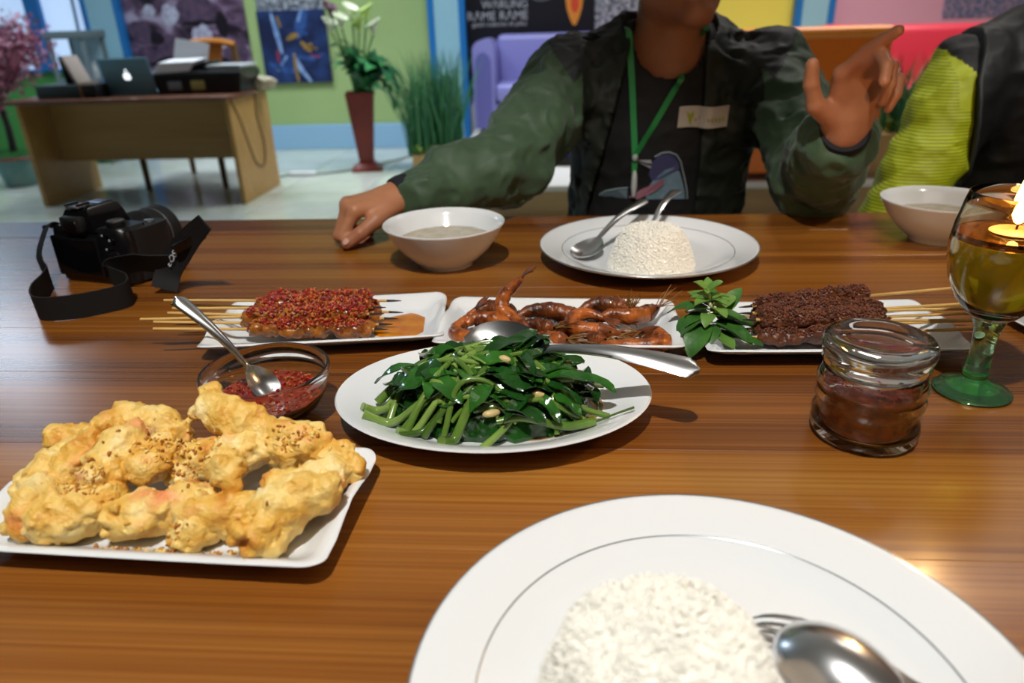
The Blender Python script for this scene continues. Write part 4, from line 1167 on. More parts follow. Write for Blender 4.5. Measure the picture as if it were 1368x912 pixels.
prawn('reddish prawn bent in the middle of the plate', [(0.040, 0.668, Z0 + 0.010), (0.022, 0.676, Z0 + 0.012), (0.008, 0.668, Z0 + 0.008), (0.014, 0.655, Z0 + 0.004), (0.036, 0.652, Z0 + 0.002), (0.056, 0.650, Z0)], 0.0088, whisk=8)
prawn('dark prawn with bristling legs at the back, right of centre', [(0.012, 0.690, Z0 + 0.004), (0.030, 0.702, Z0 + 0.010), (0.050, 0.702, Z0 + 0.010), (0.070, 0.694, Z0 + 0.006)], 0.0090, True, 22, 0.020, (0.2, 0, 1))
prawn('orange prawn whose dark head points to the right rear corner', [(0.034, 0.676, Z0 + 0.004), (0.048, 0.682, Z0 + 0.008), (0.066, 0.682, Z0 + 0.006), (0.084, 0.690, Z0 + 0.006), (0.098, 0.698, Z0 + 0.010)], 0.0085, whisk=12, wl=0.026, wdir=(1, 0.3, 0.5))
prawn('bright orange prawn hooked at the front right corner', [(0.036, 0.630, Z0 - 0.001), (0.055, 0.624, Z0), (0.078, 0.622, Z0), (0.094, 0.630, Z0 + 0.001), (0.088, 0.644, Z0 + 0.002), (0.070, 0.650, Z0 + 0.002)], 0.0088, whisk=10, wl=0.022, wdir=(-0.7, -0.5, 0.2))
prawn('prawn at the front left with a bundle of pale whiskers', [(-0.036, 0.640, Z0), (-0.022, 0.642, Z0), (-0.008, 0.638, Z0), (0.006, 0.634, Z0)], 0.0078, False, 18, 0.026, (1, -0.35, -0.1))
prawn('small dark prawn at the front centre', [(0.006, 0.640, Z0), (0.018, 0.642, Z0), (0.030, 0.638, Z0), (0.042, 0.636, Z0)], 0.0078, True, 8)
tag(MB().loft([[(0.085 * math.cos(a) * (1 + .08 * math.sin(3 * a)), 0.032 * math.sin(a) * (1 + .1 * math.cos(5 * a)), 0) for a in [2 * math.pi * i / 40 for i in range(40)]],
               [(0.083 * math.cos(a) * (1 + .08 * math.sin(3 * a)), 0.030 * math.sin(a) * (1 + .1 * math.cos(5 * a)), 0.001) for a in [2 * math.pi * i / 40 for i in range(40)]]]).build('prawn_glaze', mat('glaze_brown', '5a2408', 0.08, coat=0.5), None, (-0.005, 0.666, TZ + 0.0056)),
    'thin brown glaze pooled under the prawns', 'sauce', kind='stuff')

# ================================================================ SATAY
stickm = mat('bamboo', 'd8b26c', 0.5, c2='c2954c', cscale=30, stretch=(0.5, 6, 6))
stickd = mat('bamboo_charred', '2a1a10', 0.7)
meatm = mat('satay_meat', '6f3512', 0.22, c2='ac6c28', cscale=120, coat=0.5, bump=0.2, bscale=300)
meatd = mat('satay_meat_dark', '4c2615', 0.4, c2='6a3a1e', cscale=90, coat=0.1, bump=0.3, bscale=300)


def satay(label, tail, tip, m0, m1, mm, seed, group, r=0.0095):
    """Stick from tail to tip; meat lumps threaded between fractions m0 and m1."""
    A, B = Vector(tail), Vector(tip); t = thing('satay_skewer', label, 'satay', tuple(A), 0, group); D = B - A
    MB().tube([(0, 0, 0), D * 0.94], [0.00155, 0.00145], 7).build('stick', stickm, t)
    MB().tube([D * 0.935, D * 0.97, D], [0.0014, 0.0011, 0.0004], 7).build('charred_tip', stickd, t)
    rg = random.Random(seed); pr = []; n = 5
    for i in range(n):
        s0 = m0 + (m1 - m0) * i / n; s1 = m0 + (m1 - m0) * (i + 0.82) / n
        o = Vector((0, rg.gauss(0, 0.0012), rg.gauss(0, 0.0012)))
        pr.append(('c', D * s0 + o, D * s1 + o, r * rg.uniform(0.8, 1.05), r * rg.uniform(0.8, 1.05), 0.004))
        pr.append(('e', D * (s0 * .5 + s1 * .5) + Vector((0, rg.choice([-1, 1]) * r * .6, rg.gauss(0, .002))), (0.006, 0.005, 0.005), None, 0.004))
    f = field(pr)
    S_ = np.array([p[1] for p in pr]); rm = r + 0.008
    V, F = mesh_field(lambda P: f(P) + 0.0026 * vnoise(P * 150, seed) + 0.0010 * vnoise(P * 420, seed + 3), S_.min(0) - rm, S_.max(0) + rm + np.array([r * 2, 0, 0]), 0.0014, slack=0.003)
    link('meat', np_mesh('meat', V, F, mm), t)
    return t


G1 = 'chili satay skewers on the left plate'; G2 = 'dark peanut satay skewers on the right plate'
zb, zt = TZ + 0.0185, TZ + 0.033
LS = [('chili satay skewer nearest the front of the left plate', (-0.404, 0.627, zb + 0.012), (-0.176, 0.654, zb), 0.44, 0.90),
      ('chili satay skewer second from the front in the bottom layer', (-0.410, 0.640, zb + 0.014), (-0.174, 0.667, zb), 0.40, 0.90),
      ('chili satay skewer third from the front in the bottom layer', (-0.408, 0.664, zb + 0.014), (-0.172, 0.682, zb), 0.44, 0.90),
      ('chili satay skewer at the back of the bottom layer', (-0.420, 0.694, zb + 0.012), (-0.170, 0.699, zb), 0.46, 0.88),
      ('front chili satay skewer of the upper layer', (-0.424, 0.641, zt + 0.002), (-0.180, 0.660, zt), 0.46, 0.90),
      ('middle chili satay skewer of the upper layer', (-0.404, 0.668, zt + 0.003), (-0.182, 0.677, zt), 0.43, 0.90),
      ('rear chili satay skewer of the upper layer', (-0.424, 0.689, zt + 0.004), (-0.170, 0.696, zt), 0.46, 0.86)]
for i, (lb, a, b, m0, m1) in enumerate(LS):
    satay(lb, a, b, m0, m1, meatm, 40 + i, G1)
zb, zt = TZ + 0.0175, TZ + 0.031
RS = [('dark satay skewer nearest the front of the right plate', (0.384, 0.634, zb + 0.010), (0.166, 0.640, zb - 0.002), 0.44, 0.90),
      ('dark satay skewer second from the front, bottom layer', (0.392, 0.652, zb + 0.011), (0.165, 0.655, zb), 0.44, 0.90),
      ('dark satay skewer third from the front, bottom layer', (0.400, 0.668, zb + 0.012), (0.166, 0.671, zb), 0.44, 0.90),
      ('dark satay skewer at the back of the bottom layer', (0.402, 0.690, zb + 0.013), (0.168, 0.687, zb), 0.46, 0.90),
      ('front dark satay skewer of the upper layer', (0.388, 0.640, zt + 0.002), (0.170, 0.648, zt), 0.44, 0.90),
      ('middle dark satay skewer of the upper layer', (0.398, 0.668, zt + 0.003), (0.170, 0.664, zt), 0.44, 0.90),
      ('rear dark satay skewer of the upper layer, its stick highest', (0.398, 0.712, zt + 0.008), (0.174, 0.680, zt), 0.45, 0.90)]
for i, (lb, a, b, m0, m1) in enumerate(RS):
    satay(lb, a, b, m0, m1, meatd, 60 + i, G2)


def topping(name, label, x0, x1, y0, y1, n, sizes, mats, zmin, cat):
    bpy.context.view_layer.update(); dg = bpy.context.evaluated_depsgraph_get(); pos = []
    while len(pos) < n:
        x, y = rng.uniform(x0, x1), rng.uniform(y0, y1)
        h_, lc, nn, *_ = S.ray_cast(dg, Vector((x, y, 0.9)), Vector((0, 0, -1)))
        if lc.z > zmin or rng.random() < 0.02:
            pos.append((x, y, lc.z + rng.uniform(0, 0.0018)))
    return tag(scatter(name, np.array(pos), None, *grain_shape(1, 0.62, 5, 4), rng.uniform(sizes[0], sizes[1], n), mats, rng), label, cat, kind='stuff')


chili = [mat('chili_red', '9c2416', 0.15, coat=0.5), mat('chili_deep', '701410', 0.15, coat=0.5), mat('chili_rust', '8a3416', 0.18, coat=0.5), mat('chili_red', '9c2416', 0.15, coat=0.5), mat('chili_deep', '701410', 0.15, coat=0.5), mat('chili_orange', 'b85a24', 0.18, coat=0.5), mat('chili_seed', 'a5632c', 0.3)]
topping('chili_topping', 'chopped red chili sambal heaped over the left satay', -0.312, -0.196, 0.634, 0.716, 2600, (0.0012, 0.0030), chili, TZ + 0.026, 'chili')
nut = [mat('nut_brown', '5c2e1a', 0.6), mat('nut_dark', '4a2414', 0.6), mat('nut_red', '6c3420', 0.55), mat('nut_light', '6f4024', 0.6)]
topping('peanut_topping', 'coarse brown peanut topping over the right satay', 0.186, 0.305, 0.626, 0.708, 5200, (0.0008, 0.0022), nut, TZ + 0.022, 'peanut topping')
# orange oil puddle on the left plate
ang = [2 * math.pi * i / 48 for i in range(48)]
pool = [(0.030 * math.cos(a) * (1 + 0.18 * math.sin(2 * a + 1) + 0.1 * math.sin(5 * a)), 0.033 * math.sin(a) * (1 + 0.12 * math.cos(3 * a))) for a in ang]
tag(MB().loft([[(x, y, 0) for x, y in pool], [(x * .97, y * .97, 0.0009) for x, y in pool]]).build('chili_oil', mat('oil_orange', 'd98a10', 0.05, c2='c46a08', cscale=50, coat=0.5, trans=0.15), None, (-0.168, 0.694, TZ + 0.0053), R_(-12)),
    'orange chili oil puddle at the right end of the left satay plate', 'oil', kind='stuff')

# ================================================================ BASIL SPRIG
bs = thing('basil_sprig', 'fresh green lemon basil sprig on the left end of the dark satay plate', 'basil', (0.142, 0.656, TZ + 0.012))
bm1 = [mat('basil_green', '3a6a24', 0.45, c2='2b551d', cscale=60, bump=0.3, bscale=180, sss=0.1), mat('basil_light', '62883a', 0.45, c2='4d772c', cscale=60, bump=0.3, bscale=180, sss=0.1)]
MB().tube(spline([(0.03, 0.0, 0.004), (0.012, -0.002, 0.014), (0.0, 0.0, 0.030), (-0.004, 0.004, 0.046)], 10), 0.0016, 7).build('stem', mat('basil_stem', '86a04a', 0.4), bs)
LV = [((-0.006, -0.004, 0.018), (-0.9, -0.25, 0.05), 0.036, 0.025, 1.0, 0), ((-0.004, -0.008, 0.014), (-0.55, -0.8, -0.1), 0.044, 0.024, 0.7, 0), ((-0.004, 0.004, 0.024), (-0.9, 0.35, 0.25), 0.040, 0.018, 0.7, 0),
      ((0.002, 0.002, 0.028), (-0.6, 0.3, 0.6), 0.030, 0.014, 0.6, 1), ((0.004, -0.006, 0.016), (0.75, -0.55, -0.02), 0.042, 0.022, 0.5, 0), ((0.006, 0.0, 0.018), (0.95, -0.1, 0.12), 0.038, 0.020, 0.5, 0),
      ((0.008, 0.006, 0.016), (0.7, 0.5, 0.75), 0.040, 0.017, 0.2, 0), ((0.000, -0.008, 0.008), (0.5, -0.85, 0.0), 0.034, 0.018, 0.3, 1), ((0.010, -0.010, 0.006), (0.9, -0.45, 0.0), 0.040, 0.018, 0.2, 0),
      ((-0.004, 0.004, 0.044), (-0.5, -0.2, 0.75), 0.018, 0.009, 0.6, 1), ((-0.004, 0.004, 0.044), (0.45, -0.2, 0.75), 0.017, 0.009, 0.6, 1), ((-0.004, 0.004, 0.042), (0.1, 0.5, 0.8), 0.018, 0.009, 0.5, 1), ((-0.004, 0.004, 0.042), (-0.1, -0.7, 0.6), 0.018, 0.009, 0.6, 1),
      ((-0.002, 0.002, 0.036), (0.8, 0.1, 0.45), 0.020, 0.010, 0.6, 1), ((-0.002, 0.002, 0.036), (-0.85, 0.0, 0.4), 0.020, 0.011, 0.6, 1), ((0, 0, 0.028), (0.4, -0.75, 0.4), 0.024, 0.013, 0.8, 1), ((0, 0, 0.022), (-0.35, -0.85, 0.35), 0.026, 0.014, 0.9, 1),
      ((0.012, 0.004, 0.010), (0.5, 0.85, 0.2), 0.034, 0.018, 0.4, 0), ((0.012, 0.0, 0.010), (0.98, 0.25, 0.1), 0.036, 0.017, 0.4, 0), ((0.0, 0.006, 0.014), (-0.5, 0.8, 0.2), 0.034, 0.017, 0.5, 0),
      ((-0.002, 0.0, 0.020), (-0.8, -0.4, 0.3), 0.030, 0.016, 0.9, 0), ((0.002, 0.0, 0.024), (-0.7, -0.1, 0.5), 0.030, 0.015, 0.8, 0), ((0.002, -0.002, 0.022), (0.7, -0.3, 0.35), 0.030, 0.016, 0.8, 0), ((0.004, 0.002, 0.024), (0.6, 0.3, 0.55), 0.030, 0.015, 0.6, 1),
      ((0.0, -0.004, 0.012), (-0.15, -0.95, 0.1), 0.030, 0.018, 0.6, 0), ((0.008, -0.004, 0.012), (0.6, -0.75, 0.15), 0.034, 0.018, 0.5, 0), ((-0.002, 0.002, 0.034), (-0.6, -0.5, 0.5), 0.022, 0.012, 0.8, 1), ((-0.002, 0.002, 0.034), (0.5, -0.5, 0.5), 0.022, 0.012, 0.8, 1), ((0.0, 0.004, 0.030), (0.1, 0.7, 0.6), 0.026, 0.013, 0.5, 0)]
for bpos, d, L_, w_, bd, mi in LV:
    d = Vector(d).normalized()
    nrm = Vector((0, 0, 1)) if abs(d.z) < 0.6 else Vector((-d.x, -d.y - 0.4, 0.3))
    MB().leaf(bpos, d, nrm, L_, w_, bend=bd, fold=0.22, n=7, thick=0.0004, wave=0.0006).build('leaf', bm1[mi], bs)
b = MB()
for i in range(10):
    b.ball((rng.normal(0, .0025), -0.004 + rng.normal(0, .002), 0.022 + i * 0.0014), 0.0018, 6)
b.build('flower_buds', mat('basil_bud', 'd6d2ac', 0.5), bs)['kind'] = 'stuff'

# ================================================================ WATER SPINACH
sp_s = [mat('spinach_stem', '4c6b26', 0.18, c2='688536', cscale=40, coat=0.6, bump=0.06, bscale=120), mat('spinach_stem_dark', '38521c', 0.18, c2='4d6a28', cscale=40, coat=0.6), mat('spinach_stem_pale', '7f9a4a', 0.18, c2='668438', cscale=40, coat=0.6)]
sp_l = [mat('spinach_leaf', '1f4a17', 0.13, c2='2f651f', cscale=50, coat=0.6, bump=0.35, bscale=130), mat('spinach_leaf_dark', '12320f', 0.13, c2='1d4a18', cscale=50, coat=0.6, bump=0.35, bscale=130)]
HX, HY, HH = 0.090, 0.062, 0.046
hc = Vector((-0.060, 0.519, TZ + 0.0060))


def hz(x, y):
    q = (x / HX) ** 2 + (y / HY) ** 2
    return HH * max(0, 1 - q) ** 0.75


# a low bed of wilted chopped leaves under the stalks
V, F = mesh_field(lambda P: ell_d(P, (0, 0, -0.004), (HX * 0.93, HY * 0.93, HH * 0.86)) + 0.0032 * vnoise(P * 120, 4) + 0.0018 * vnoise(P * 260, 5), (-0.1, -0.075, -0.004), (0.1, 0.075, 0.055), 0.002, slack=0.006)
V[:, 2] = np.maximum(V[:, 2], 0.0004)
tag(link('wilted_leaves', np_mesh('wilted_leaves', V, F, sp_l[1]), None, hc), 'dark wilted leaves massed under the water spinach stalks', 'vegetables', kind='stuff')
GW = 'stir-fried water spinach on the oval plate'
LW = 'glossy green stir-fried water spinach stalk in the heap on the oval plate'


def stalk(pts, r, mi, leaves=(), label=LW, hollow=True):
    P = spline(pts, 14); base = P[0]
    b = MB(); Q = [q - base for q in P]
    b.tube(Q, [r * (1 - 0.25 * i / 14) for i in range(15)], 9, flat=0.9)
    o = tag(b.build('water_spinach_stalk', sp_s[mi], None, tuple(base), angle=50), label, 'water spinach', GW)
    for (i, dv, L_, w_) in leaves:
        q = Q[i]; d = Vector(dv); tx = base.x + q.x + d.x * L_ - hc.x; ty = base.y + q.y + d.y * L_ - hc.y
        if (tx / 0.106) ** 2 + (ty / 0.074) ** 2 > 1: continue
        MB().leaf(q, d, (0.15 * rng.normal(), 0.15 * rng.normal(), 1), L_, w_, bend=rng.uniform(0.2, 0.8), fold=rng.uniform(0.15, 0.5), n=7, thick=0.0004, wave=0.0012).build('leaf', sp_l[int(rng.integers(2))], o)


def wpt(x, y, dz=0.0):
    k = math.hypot(x / 0.129, y / 0.0945)
    return (hc.x + x, hc.y + y, hc.z + max(hz(x, y), 0.002, float(np.interp(k, [0.66, 0.70, 0.76, 0.84, 0.96], [0, 0.0012, 0.0045, 0.0105, 0.0172])) + 0.0015) + dz)


STN = 0
STK = ['thick pale water spinach stalk at the front left edge of the heap', 'long water spinach stalk reaching farthest left on the oval plate', 'short cut stalk lying beside the leftmost water spinach tip', 'water spinach stalk with a cut end at the upper left of the heap', 'highest cut water spinach stalk at the left rear of the heap', 'thin water spinach stalk running across the left rear of the heap', 'cut water spinach stalk pointing at the viewer from the front of the heap', 'stubby water spinach stalk second from the front left edge', 'bent water spinach stalk over the front left of the heap', 'thick bright water spinach stalk lying along the front right of the heap', 'long looping water spinach stem arching to the right end of the heap', 'thread-thin stem tip pointing right over the white plate rim', 'thin curling water spinach stem arched over the front of the heap', 'olive cut water spinach stalk standing out on top of the heap', 'thick water spinach stalk running down the right rear of the heap', 'water spinach stalk beside the thick one on the right rear', 'outermost water spinach stalk on the right side of the heap']
# ends that stick out of the heap, as seen: left fan, front stubs and the long one to the right
for pts, r, mi in [
    ([(-0.096, -0.040, .003), (-0.075, -0.038, .004), (-0.055, -0.038, .005), (-0.035, -0.03, .004)], 0.0040, 2),
    ([(-0.101, -0.024, .003), (-0.086, -0.016, .003), (-0.065, -0.004, .003), (-0.03, 0.006, .003)], 0.0037, 2),
    ([(-0.099, -0.026, .003), (-0.090, -0.022, .004), (-0.078, -0.023, .004)], 0.0043, 2),
    ([(-0.093, -0.008, .004), (-0.078, 0.002, .004), (-0.055, 0.012, .004), (-0.03, 0.016, .004)], 0.0043, 0),
    ([(-0.084, 0.008, .004), (-0.066, 0.020, .004), (-0.045, 0.032, .003), (-0.02, 0.034, .003)], 0.0043, 2),
    ([(-0.080, 0.004, .005), (-0.058, 0.014, .005), (-0.03, 0.024, .005), (0.0, 0.028, .005)], 0.0030, 2),
    ([(-0.030, -0.070, .003), (-0.022, -0.060, .004), (-0.012, -0.048, .004), (-0.005, -0.036, .003)], 0.0046, 0),
    ([(-0.066, -0.056, .003), (-0.055, -0.050, .004), (-0.042, -0.044, .004), (-0.03, -0.030, .004)], 0.0036, 2),
    ([(-0.060, -0.052, .004), (-0.050, -0.038, .006), (-0.038, -0.020, .005), (-0.028, -0.004, .004)], 0.0034, 0),
    ([(0.084, -0.036, .003), (0.060, -0.044, .004), (0.030, -0.050, .004), (0.010, -0.054, .003)], 0.0042, 0),
    ([(0.076, -0.034, .006), (0.045, -0.038, .006), (0.010, -0.044, .006), (-0.018, -0.020, .008), (-0.03, 0.0, .004)], 0.0030, 0),
    ([(0.114, -0.034, .002), (0.10, -0.035, .002), (0.082, -0.036, .002)], 0.0011, 1),
    ([(-0.030, -0.058, .006), (-0.02, -0.040, .012), (0.0, -0.036, .010), (0.02, -0.044, .006)], 0.0026, 0),
    ([(-0.020, 0.004, .006), (-0.002, 0.020, .006), (0.010, 0.034, .005)], 0.0044, 2),
    ([(0.004, 0.040, .003), (0.026, 0.026, .004), (0.052, 0.004, .004), (0.066, -0.016, .003)], 0.0042, 0),
    ([(0.010, 0.030, .005), (0.03, 0.016, .005), (0.05, -0.006, .004)], 0.0036, 2),
    ([(0.030, 0.034, .003), (0.052, 0.020, .003), (0.070, 0.002, .003), (0.074, -0.012, .003)], 0.0038, 2),
]:
    stalk([wpt(*p) for p in pts], r, mi, label=STK[STN]); STN += 1
for i in range(74):
    a = rng.uniform(0, 6.28); q = math.sqrt(rng.uniform(0, 0.72)); x, y = HX * q * math.cos(a), HY * q * math.sin(a)
    th = rng.normal(0.35, 0.55) + (0 if rng.random() < .8 else 1.5); L_ = rng.uniform(0.035, 0.085)
    dx, dy = math.cos(th) * L_ / 2, math.sin(th) * L_ / 2; bow = rng.normal(0, 0.012)
    dz = rng.uniform(-0.002, 0.0055)
    pts = [wpt(x - dx, y - dy, dz), wpt(x - dx * .35 - dy * bow * 8, y - dy * .35 + dx * bow * 8, dz + .001), wpt(x + dx * .35 - dy * bow * 8, y + dy * .35 + dx * bow * 8, dz + .001), wpt(x + dx, y + dy, dz)]
    lv = []
    for k in range(int(rng.integers(1, 4))):
        t2 = th + rng.normal(0, 0.7); lv.append((int(rng.integers(4, 15)), (math.cos(t2), math.sin(t2), rng.uniform(-0.25, 0.45)), rng.uniform(0.022, 0.046), rng.uniform(0.009, 0.019)))
    stalk(pts, rng.uniform(0.0019, 0.0037), int(rng.choice([0, 0, 1, 2])), lv)
for i in range(44):
    a = rng.uniform(0, 6.28); q = math.sqrt(rng.uniform(0.05, 0.8)); x, y = HX * q * math.cos(a), HY * q * math.sin(a)
    th = a + rng.normal(0, 1.2); L_ = rng.uniform(0.022, 0.042)
    if ((x + L_ * math.cos(th)) / 0.104) ** 2 + ((y + L_ * math.sin(th)) / 0.072) ** 2 > 1: th += math.pi
    lf = MB().leaf((0, 0, 0), (math.cos(th), math.sin(th), 0.1 - 0.5 * max(0, math.cos(th - a)) * q), (0.2 * math.cos(a), 0.2 * math.sin(a), 1), L_, rng.uniform(0.009, 0.018), bend=rng.uniform(.1, .7), fold=rng.uniform(.15, .5), n=7, thick=0.0004, wave=0.0016)
    tag(lf.build('water_spinach_leaf', sp_l[i % 2], None, wpt(x, y, rng.uniform(0.002, 0.007))), 'limp dark green water spinach leaf among the stalks', 'water spinach', 'water spinach leaves among the stalks')
# curled dark leaves on the top of the heap, by the spoon
for i in range(26):
    x, y = rng.normal(-0.012, 0.03), rng.normal(0.022, 0.014)
    th = rng.uniform(0, 6.28); p = wpt(x, y, 0.003)
    lf = MB().leaf((0, 0, 0), (math.cos(th), math.sin(th), rng.uniform(-.1, .5)), (0, 0, 1), rng.uniform(0.018, 0.034), rng.uniform(0.010, 0.017), bend=rng.uniform(.8, 2.0), fold=0.5, n=7, thick=0.0004, wave=0.0018)
    tag(lf.build('water_spinach_leaf', sp_l[i % 2], None, p), 'dark curled water spinach leaf on top of the heap', 'water spinach', 'loose water spinach leaves on the heap')
for i, (x, y) in enumerate([(0.013, -0.012), (0.040, -0.036), (0.006, -0.052), (0.036, 0.012)]):
    p = wpt(x, y, 0.006)
    V, F = mesh_field(lambda P: ell_d(P, (0, 0, 0), (0.0065, 0.0032, 0.003)) + 0.0012 * vnoise(P * 200, i), (-.011,) * 3, (.011,) * 3, 0.001, slack=.003)
    tag(link('garlic_clove', np_mesh('garlic_clove', V, F, mat('garlic', 'c9b178', 0.3, coat=0.3)), None, p, R_(20 * i - 20)), ['pale garlic piece in the middle of the spinach heap', 'garlic piece at the front right of the spinach heap', 'garlic crumb at the front edge of the spinach heap', 'small garlic piece behind on the right of the spinach heap'][i], 'garlic')
pool = [(0.062 * math.cos(a) * (1 + 0.07 * math.sin(3 * a)), 0.050 * math.sin(a) * (1 + 0.08 * math.cos(4 * a))) for a in ang]
tag(MB().loft([[(x, y, 0) for x, y in pool], [(x * .97, y * .97, 0.0016) for x, y in pool]]).build('spinach_sauce', mat('sauce_brown', 'a3793c', 0.04, c2='7f5a26', cscale=40, coat=0.5, trans=0.2), None, (-0.027, 0.519, TZ + 0.0058)),
    'thin brown garlic sauce around the water spinach', 'sauce', kind='stuff')

# ================================================================ GLASS
glass = mat('clear_glass', 'f6f9f9', 0.0, trans=1.0, ior=1.48)
# sambal bowl
gb = thing('glass_bowl', 'small clear glass bowl of red sambal with a teaspoon', 'bowl', (-0.243, 0.510, TZ))
MB().lathe([(0, 0.004), (0.020, 0.004), (0.022, 0), (0.026, 0), (0.029, 0.003), (0.040, 0.012), (0.0475, 0.026), (0.0495, 0.034), (0.0512, 0.0355), (0.0520, 0.044), (0.0512, 0.0462), (0.0492, 0.0462), (0.0482, 0.044), (0.0476, 0.036), (0.0452, 0.027), (0.0375, 0.015), (0.027, 0.008), (0, 0.0066)], 72).build('bowl', glass, gb, angle=60)
sam = mat('sambal', '6d1408', 0.10, c2='93300f', cscale=150, coat=0.7, bump=0.5, bscale=260, bdist=0.003)
b = MB(); b.lathe([(0, 0.0070), (0.0265, 0.0084), (0.0368, 0.0152), (0.0420, 0.0222), (0.0415, 0.0232), (0.03, 0.0225), (0.015, 0.0235), (0, 0.0235)], 64)
sb = tag(b.build('sambal', sam, None, (-0.243, 0.510, TZ)), 'red chili sambal in the clear glass bowl', 'sambal', kind='stuff')
q = rng.uniform(-1, 1, (420, 2)); q = q[(q ** 2).sum(1) < 1] * 0.040
scatter('chili_bits', np.c_[q, rng.uniform(0.0225, 0.0245, len(q))], None, *grain_shape(1, 0.6, 5, 3), rng.uniform(0.0010, 0.0024, len(q)), chili, rng, sb)['kind'] = 'stuff'

# ringed jar with a heavy glass lid
jr = thing('sauce_jar', 'ringed clear glass jar of dark chili oil with a thick glass lid', 'jar', (0.230, 0.494, TZ)); jr.scale = (1, 1, 0.94)
out = [(0, 0.0035), (0.026, 0.0035), (0.030, 0.0), (0.035, 0.0012), (0.0378, 0.006), (0.0385, 0.013), (0.0370, 0.0195), (0.0355, 0.023), (0.0358, 0.030), (0.0385, 0.0345), (0.0388, 0.038), (0.0368, 0.0415), (0.0368, 0.044), (0.0385, 0.0470), (0.0385, 0.0505), (0.0365, 0.0545), (0.0355, 0.060)]
inn = [(0.0330, 0.060), (0.0338, 0.0545), (0.0350, 0.050), (0.0350, 0.047), (0.0338, 0.043), (0.0352, 0.037), (0.0335, 0.0305), (0.0330, 0.024), (0.0345, 0.018), (0.0345, 0.012), (0.031, 0.0085), (0, 0.0080)]
MB().lathe(out + inn, 72).build('jar_body', glass, jr, angle=60)
lid = [(0, 0.057), (0.030, 0.057), (0.0318, 0.0585), (0.0320, 0.0625), (0.0355, 0.0632), (0.0372, 0.0660), (0.0365, 0.0690), (0.0372, 0.0715), (0.0385, 0.0750), (0.0392, 0.0790), (0.0385, 0.0835), (0.0360, 0.0868), (0.0315, 0.0880), (0.0265, 0.0874), (0.0225, 0.0855), (0.0180, 0.0842), (0.009, 0.0836), (0, 0.0834)]
MB().lathe(lid, 72).build('jar_lid', glass, jr, angle=60)
b = MB(); b.lathe([(0, 0.0084), (0.0306, 0.0089), (0.0341, 0.0122), (0.0341, 0.018), (0.0326, 0.024), (0.0331, 0.0305), (0.0348, 0.037), (0.0334, 0.0428), (0.0340, 0.0450), (0.0335, 0.0458), (0, 0.0455)], 64)
js = tag(b.build('chili_sauce', mat('chili_jar', '64160c', 0.08, c2='8c3012', cscale=160, coat=0.6, bump=0.4, bscale=240, bdist=0.002), None, (0.230, 0.494, TZ)), 'dark red chili sauce filling the ringed glass jar', 'sauce', kind='stuff')
q = rng.uniform(-1, 1, (200, 2)); q = q[(q ** 2).sum(1) < 1] * 0.031
js.scale = (1, 1, 0.94)
scatter('chili_flakes', np.c_[q, rng.uniform(0.0445, 0.0462, len(q))], None, *grain_shape(1, 0.5, 5, 3), rng.uniform(0.0010, 0.0020, len(q)), chili, rng, js)['kind'] = 'stuff'

# candle goblet
gg = mat('green_glass', '3fd45a', 0.0, trans=0.8, ior=1.48)
gl = mat('bowl_glass', 'f3f1e4', 0.0, trans=1.0, ior=1.45)
go = thing('candle_goblet', 'green-stemmed goblet with a lit floating candle in yellow-green water', 'goblet', (0.345, 0.563, TZ))
foot = [(0, 0.0015), (0.024, 0.0), (0.0290, 0.0008), (0.0300, 0.0022), (0.0285, 0.0038), (0.020, 0.0070), (0.0125, 0.0105), (0.0095, 0.0135), (0.0090, 0.0160), (0.0102, 0.0178), (0.0102, 0.0205), (0.0090, 0.0225), (0.0085, 0.0350), (0.0088, 0.0480), (0.0098, 0.0580), (0.0125, 0.0660), (0.0130, 0.0672), (0, 0.0672)]
MB().lathe(foot, 56).build('stem_and_foot', mat('stem_glass', 'b9f0c2', 0.0, trans=0.96, ior=1.48), go, angle=60)
MB().lathe([(0, 0.0108), (0.006, 0.0108), (0.010, 0.0095), (0.016, 0.0074), (0.020, 0.0058), (0.012, 0.0045), (0, 0.0042)], 40).build('green_core', gg, go)
bo = [(0, 0.0673), (0.0132, 0.0675), (0.0190, 0.0720), (0.0285, 0.0830), (0.0365, 0.0990), (0.0405, 0.1160), (0.0412, 0.1300), (0.0398, 0.1450), (0.0368, 0.1600), (0.0345, 0.1690), (0.0338, 0.1698), (0.0331, 0.1690)]
bi = [(0.0352, 0.1600), (0.0382, 0.1450), (0.0396, 0.1300), (0.0389, 0.1165), (0.0349, 0.1000), (0.0269, 0.0848), (0.0160, 0.0745), (0, 0.0715)]
MB().lathe(bo + bi, 72).build('bowl', gl, go, angle=60)
b = MB(); b.lathe([(0, 0.0720), (0.0158, 0.0750), (0.0266, 0.0852), (0.0346, 0.1003), (0.0386, 0.1166), (0.0393, 0.1290), (0.0391, 0.1330), (0, 0.1330)], 64)
tag(b.build('candle_water', mat('water_yellow', 'd9d62a', 0.0, trans=0.7, ior=1.25), None, (0.345, 0.563, TZ)), 'yellow-green water inside the candle goblet', 'water')
b = MB(); b.lathe([(0, 0.1334), (0.0388, 0.1334), (0.0384, 0.1385), (0, 0.1385)], 64)
tag(b.build('lamp_oil', mat('oil_amber', 'f3c9a0', 0.0, trans=1.0, ior=1.2), None, (0.345, 0.563, TZ)), 'thin amber oil layer floating in the candle goblet', 'oil')
fc = thing('floating_candle', 'lit floating wick burning inside the goblet', 'candle', (0.347, 0.563, TZ + 0.1387))
MB().lathe([(0, 0), (0.017, 0), (0.018, 0.0008), (0.017, 0.0016), (0.004, 0.0020), (0, 0.0022)], 32).build('float', mat('float_cork', 'c98a5a', 0.5), fc)
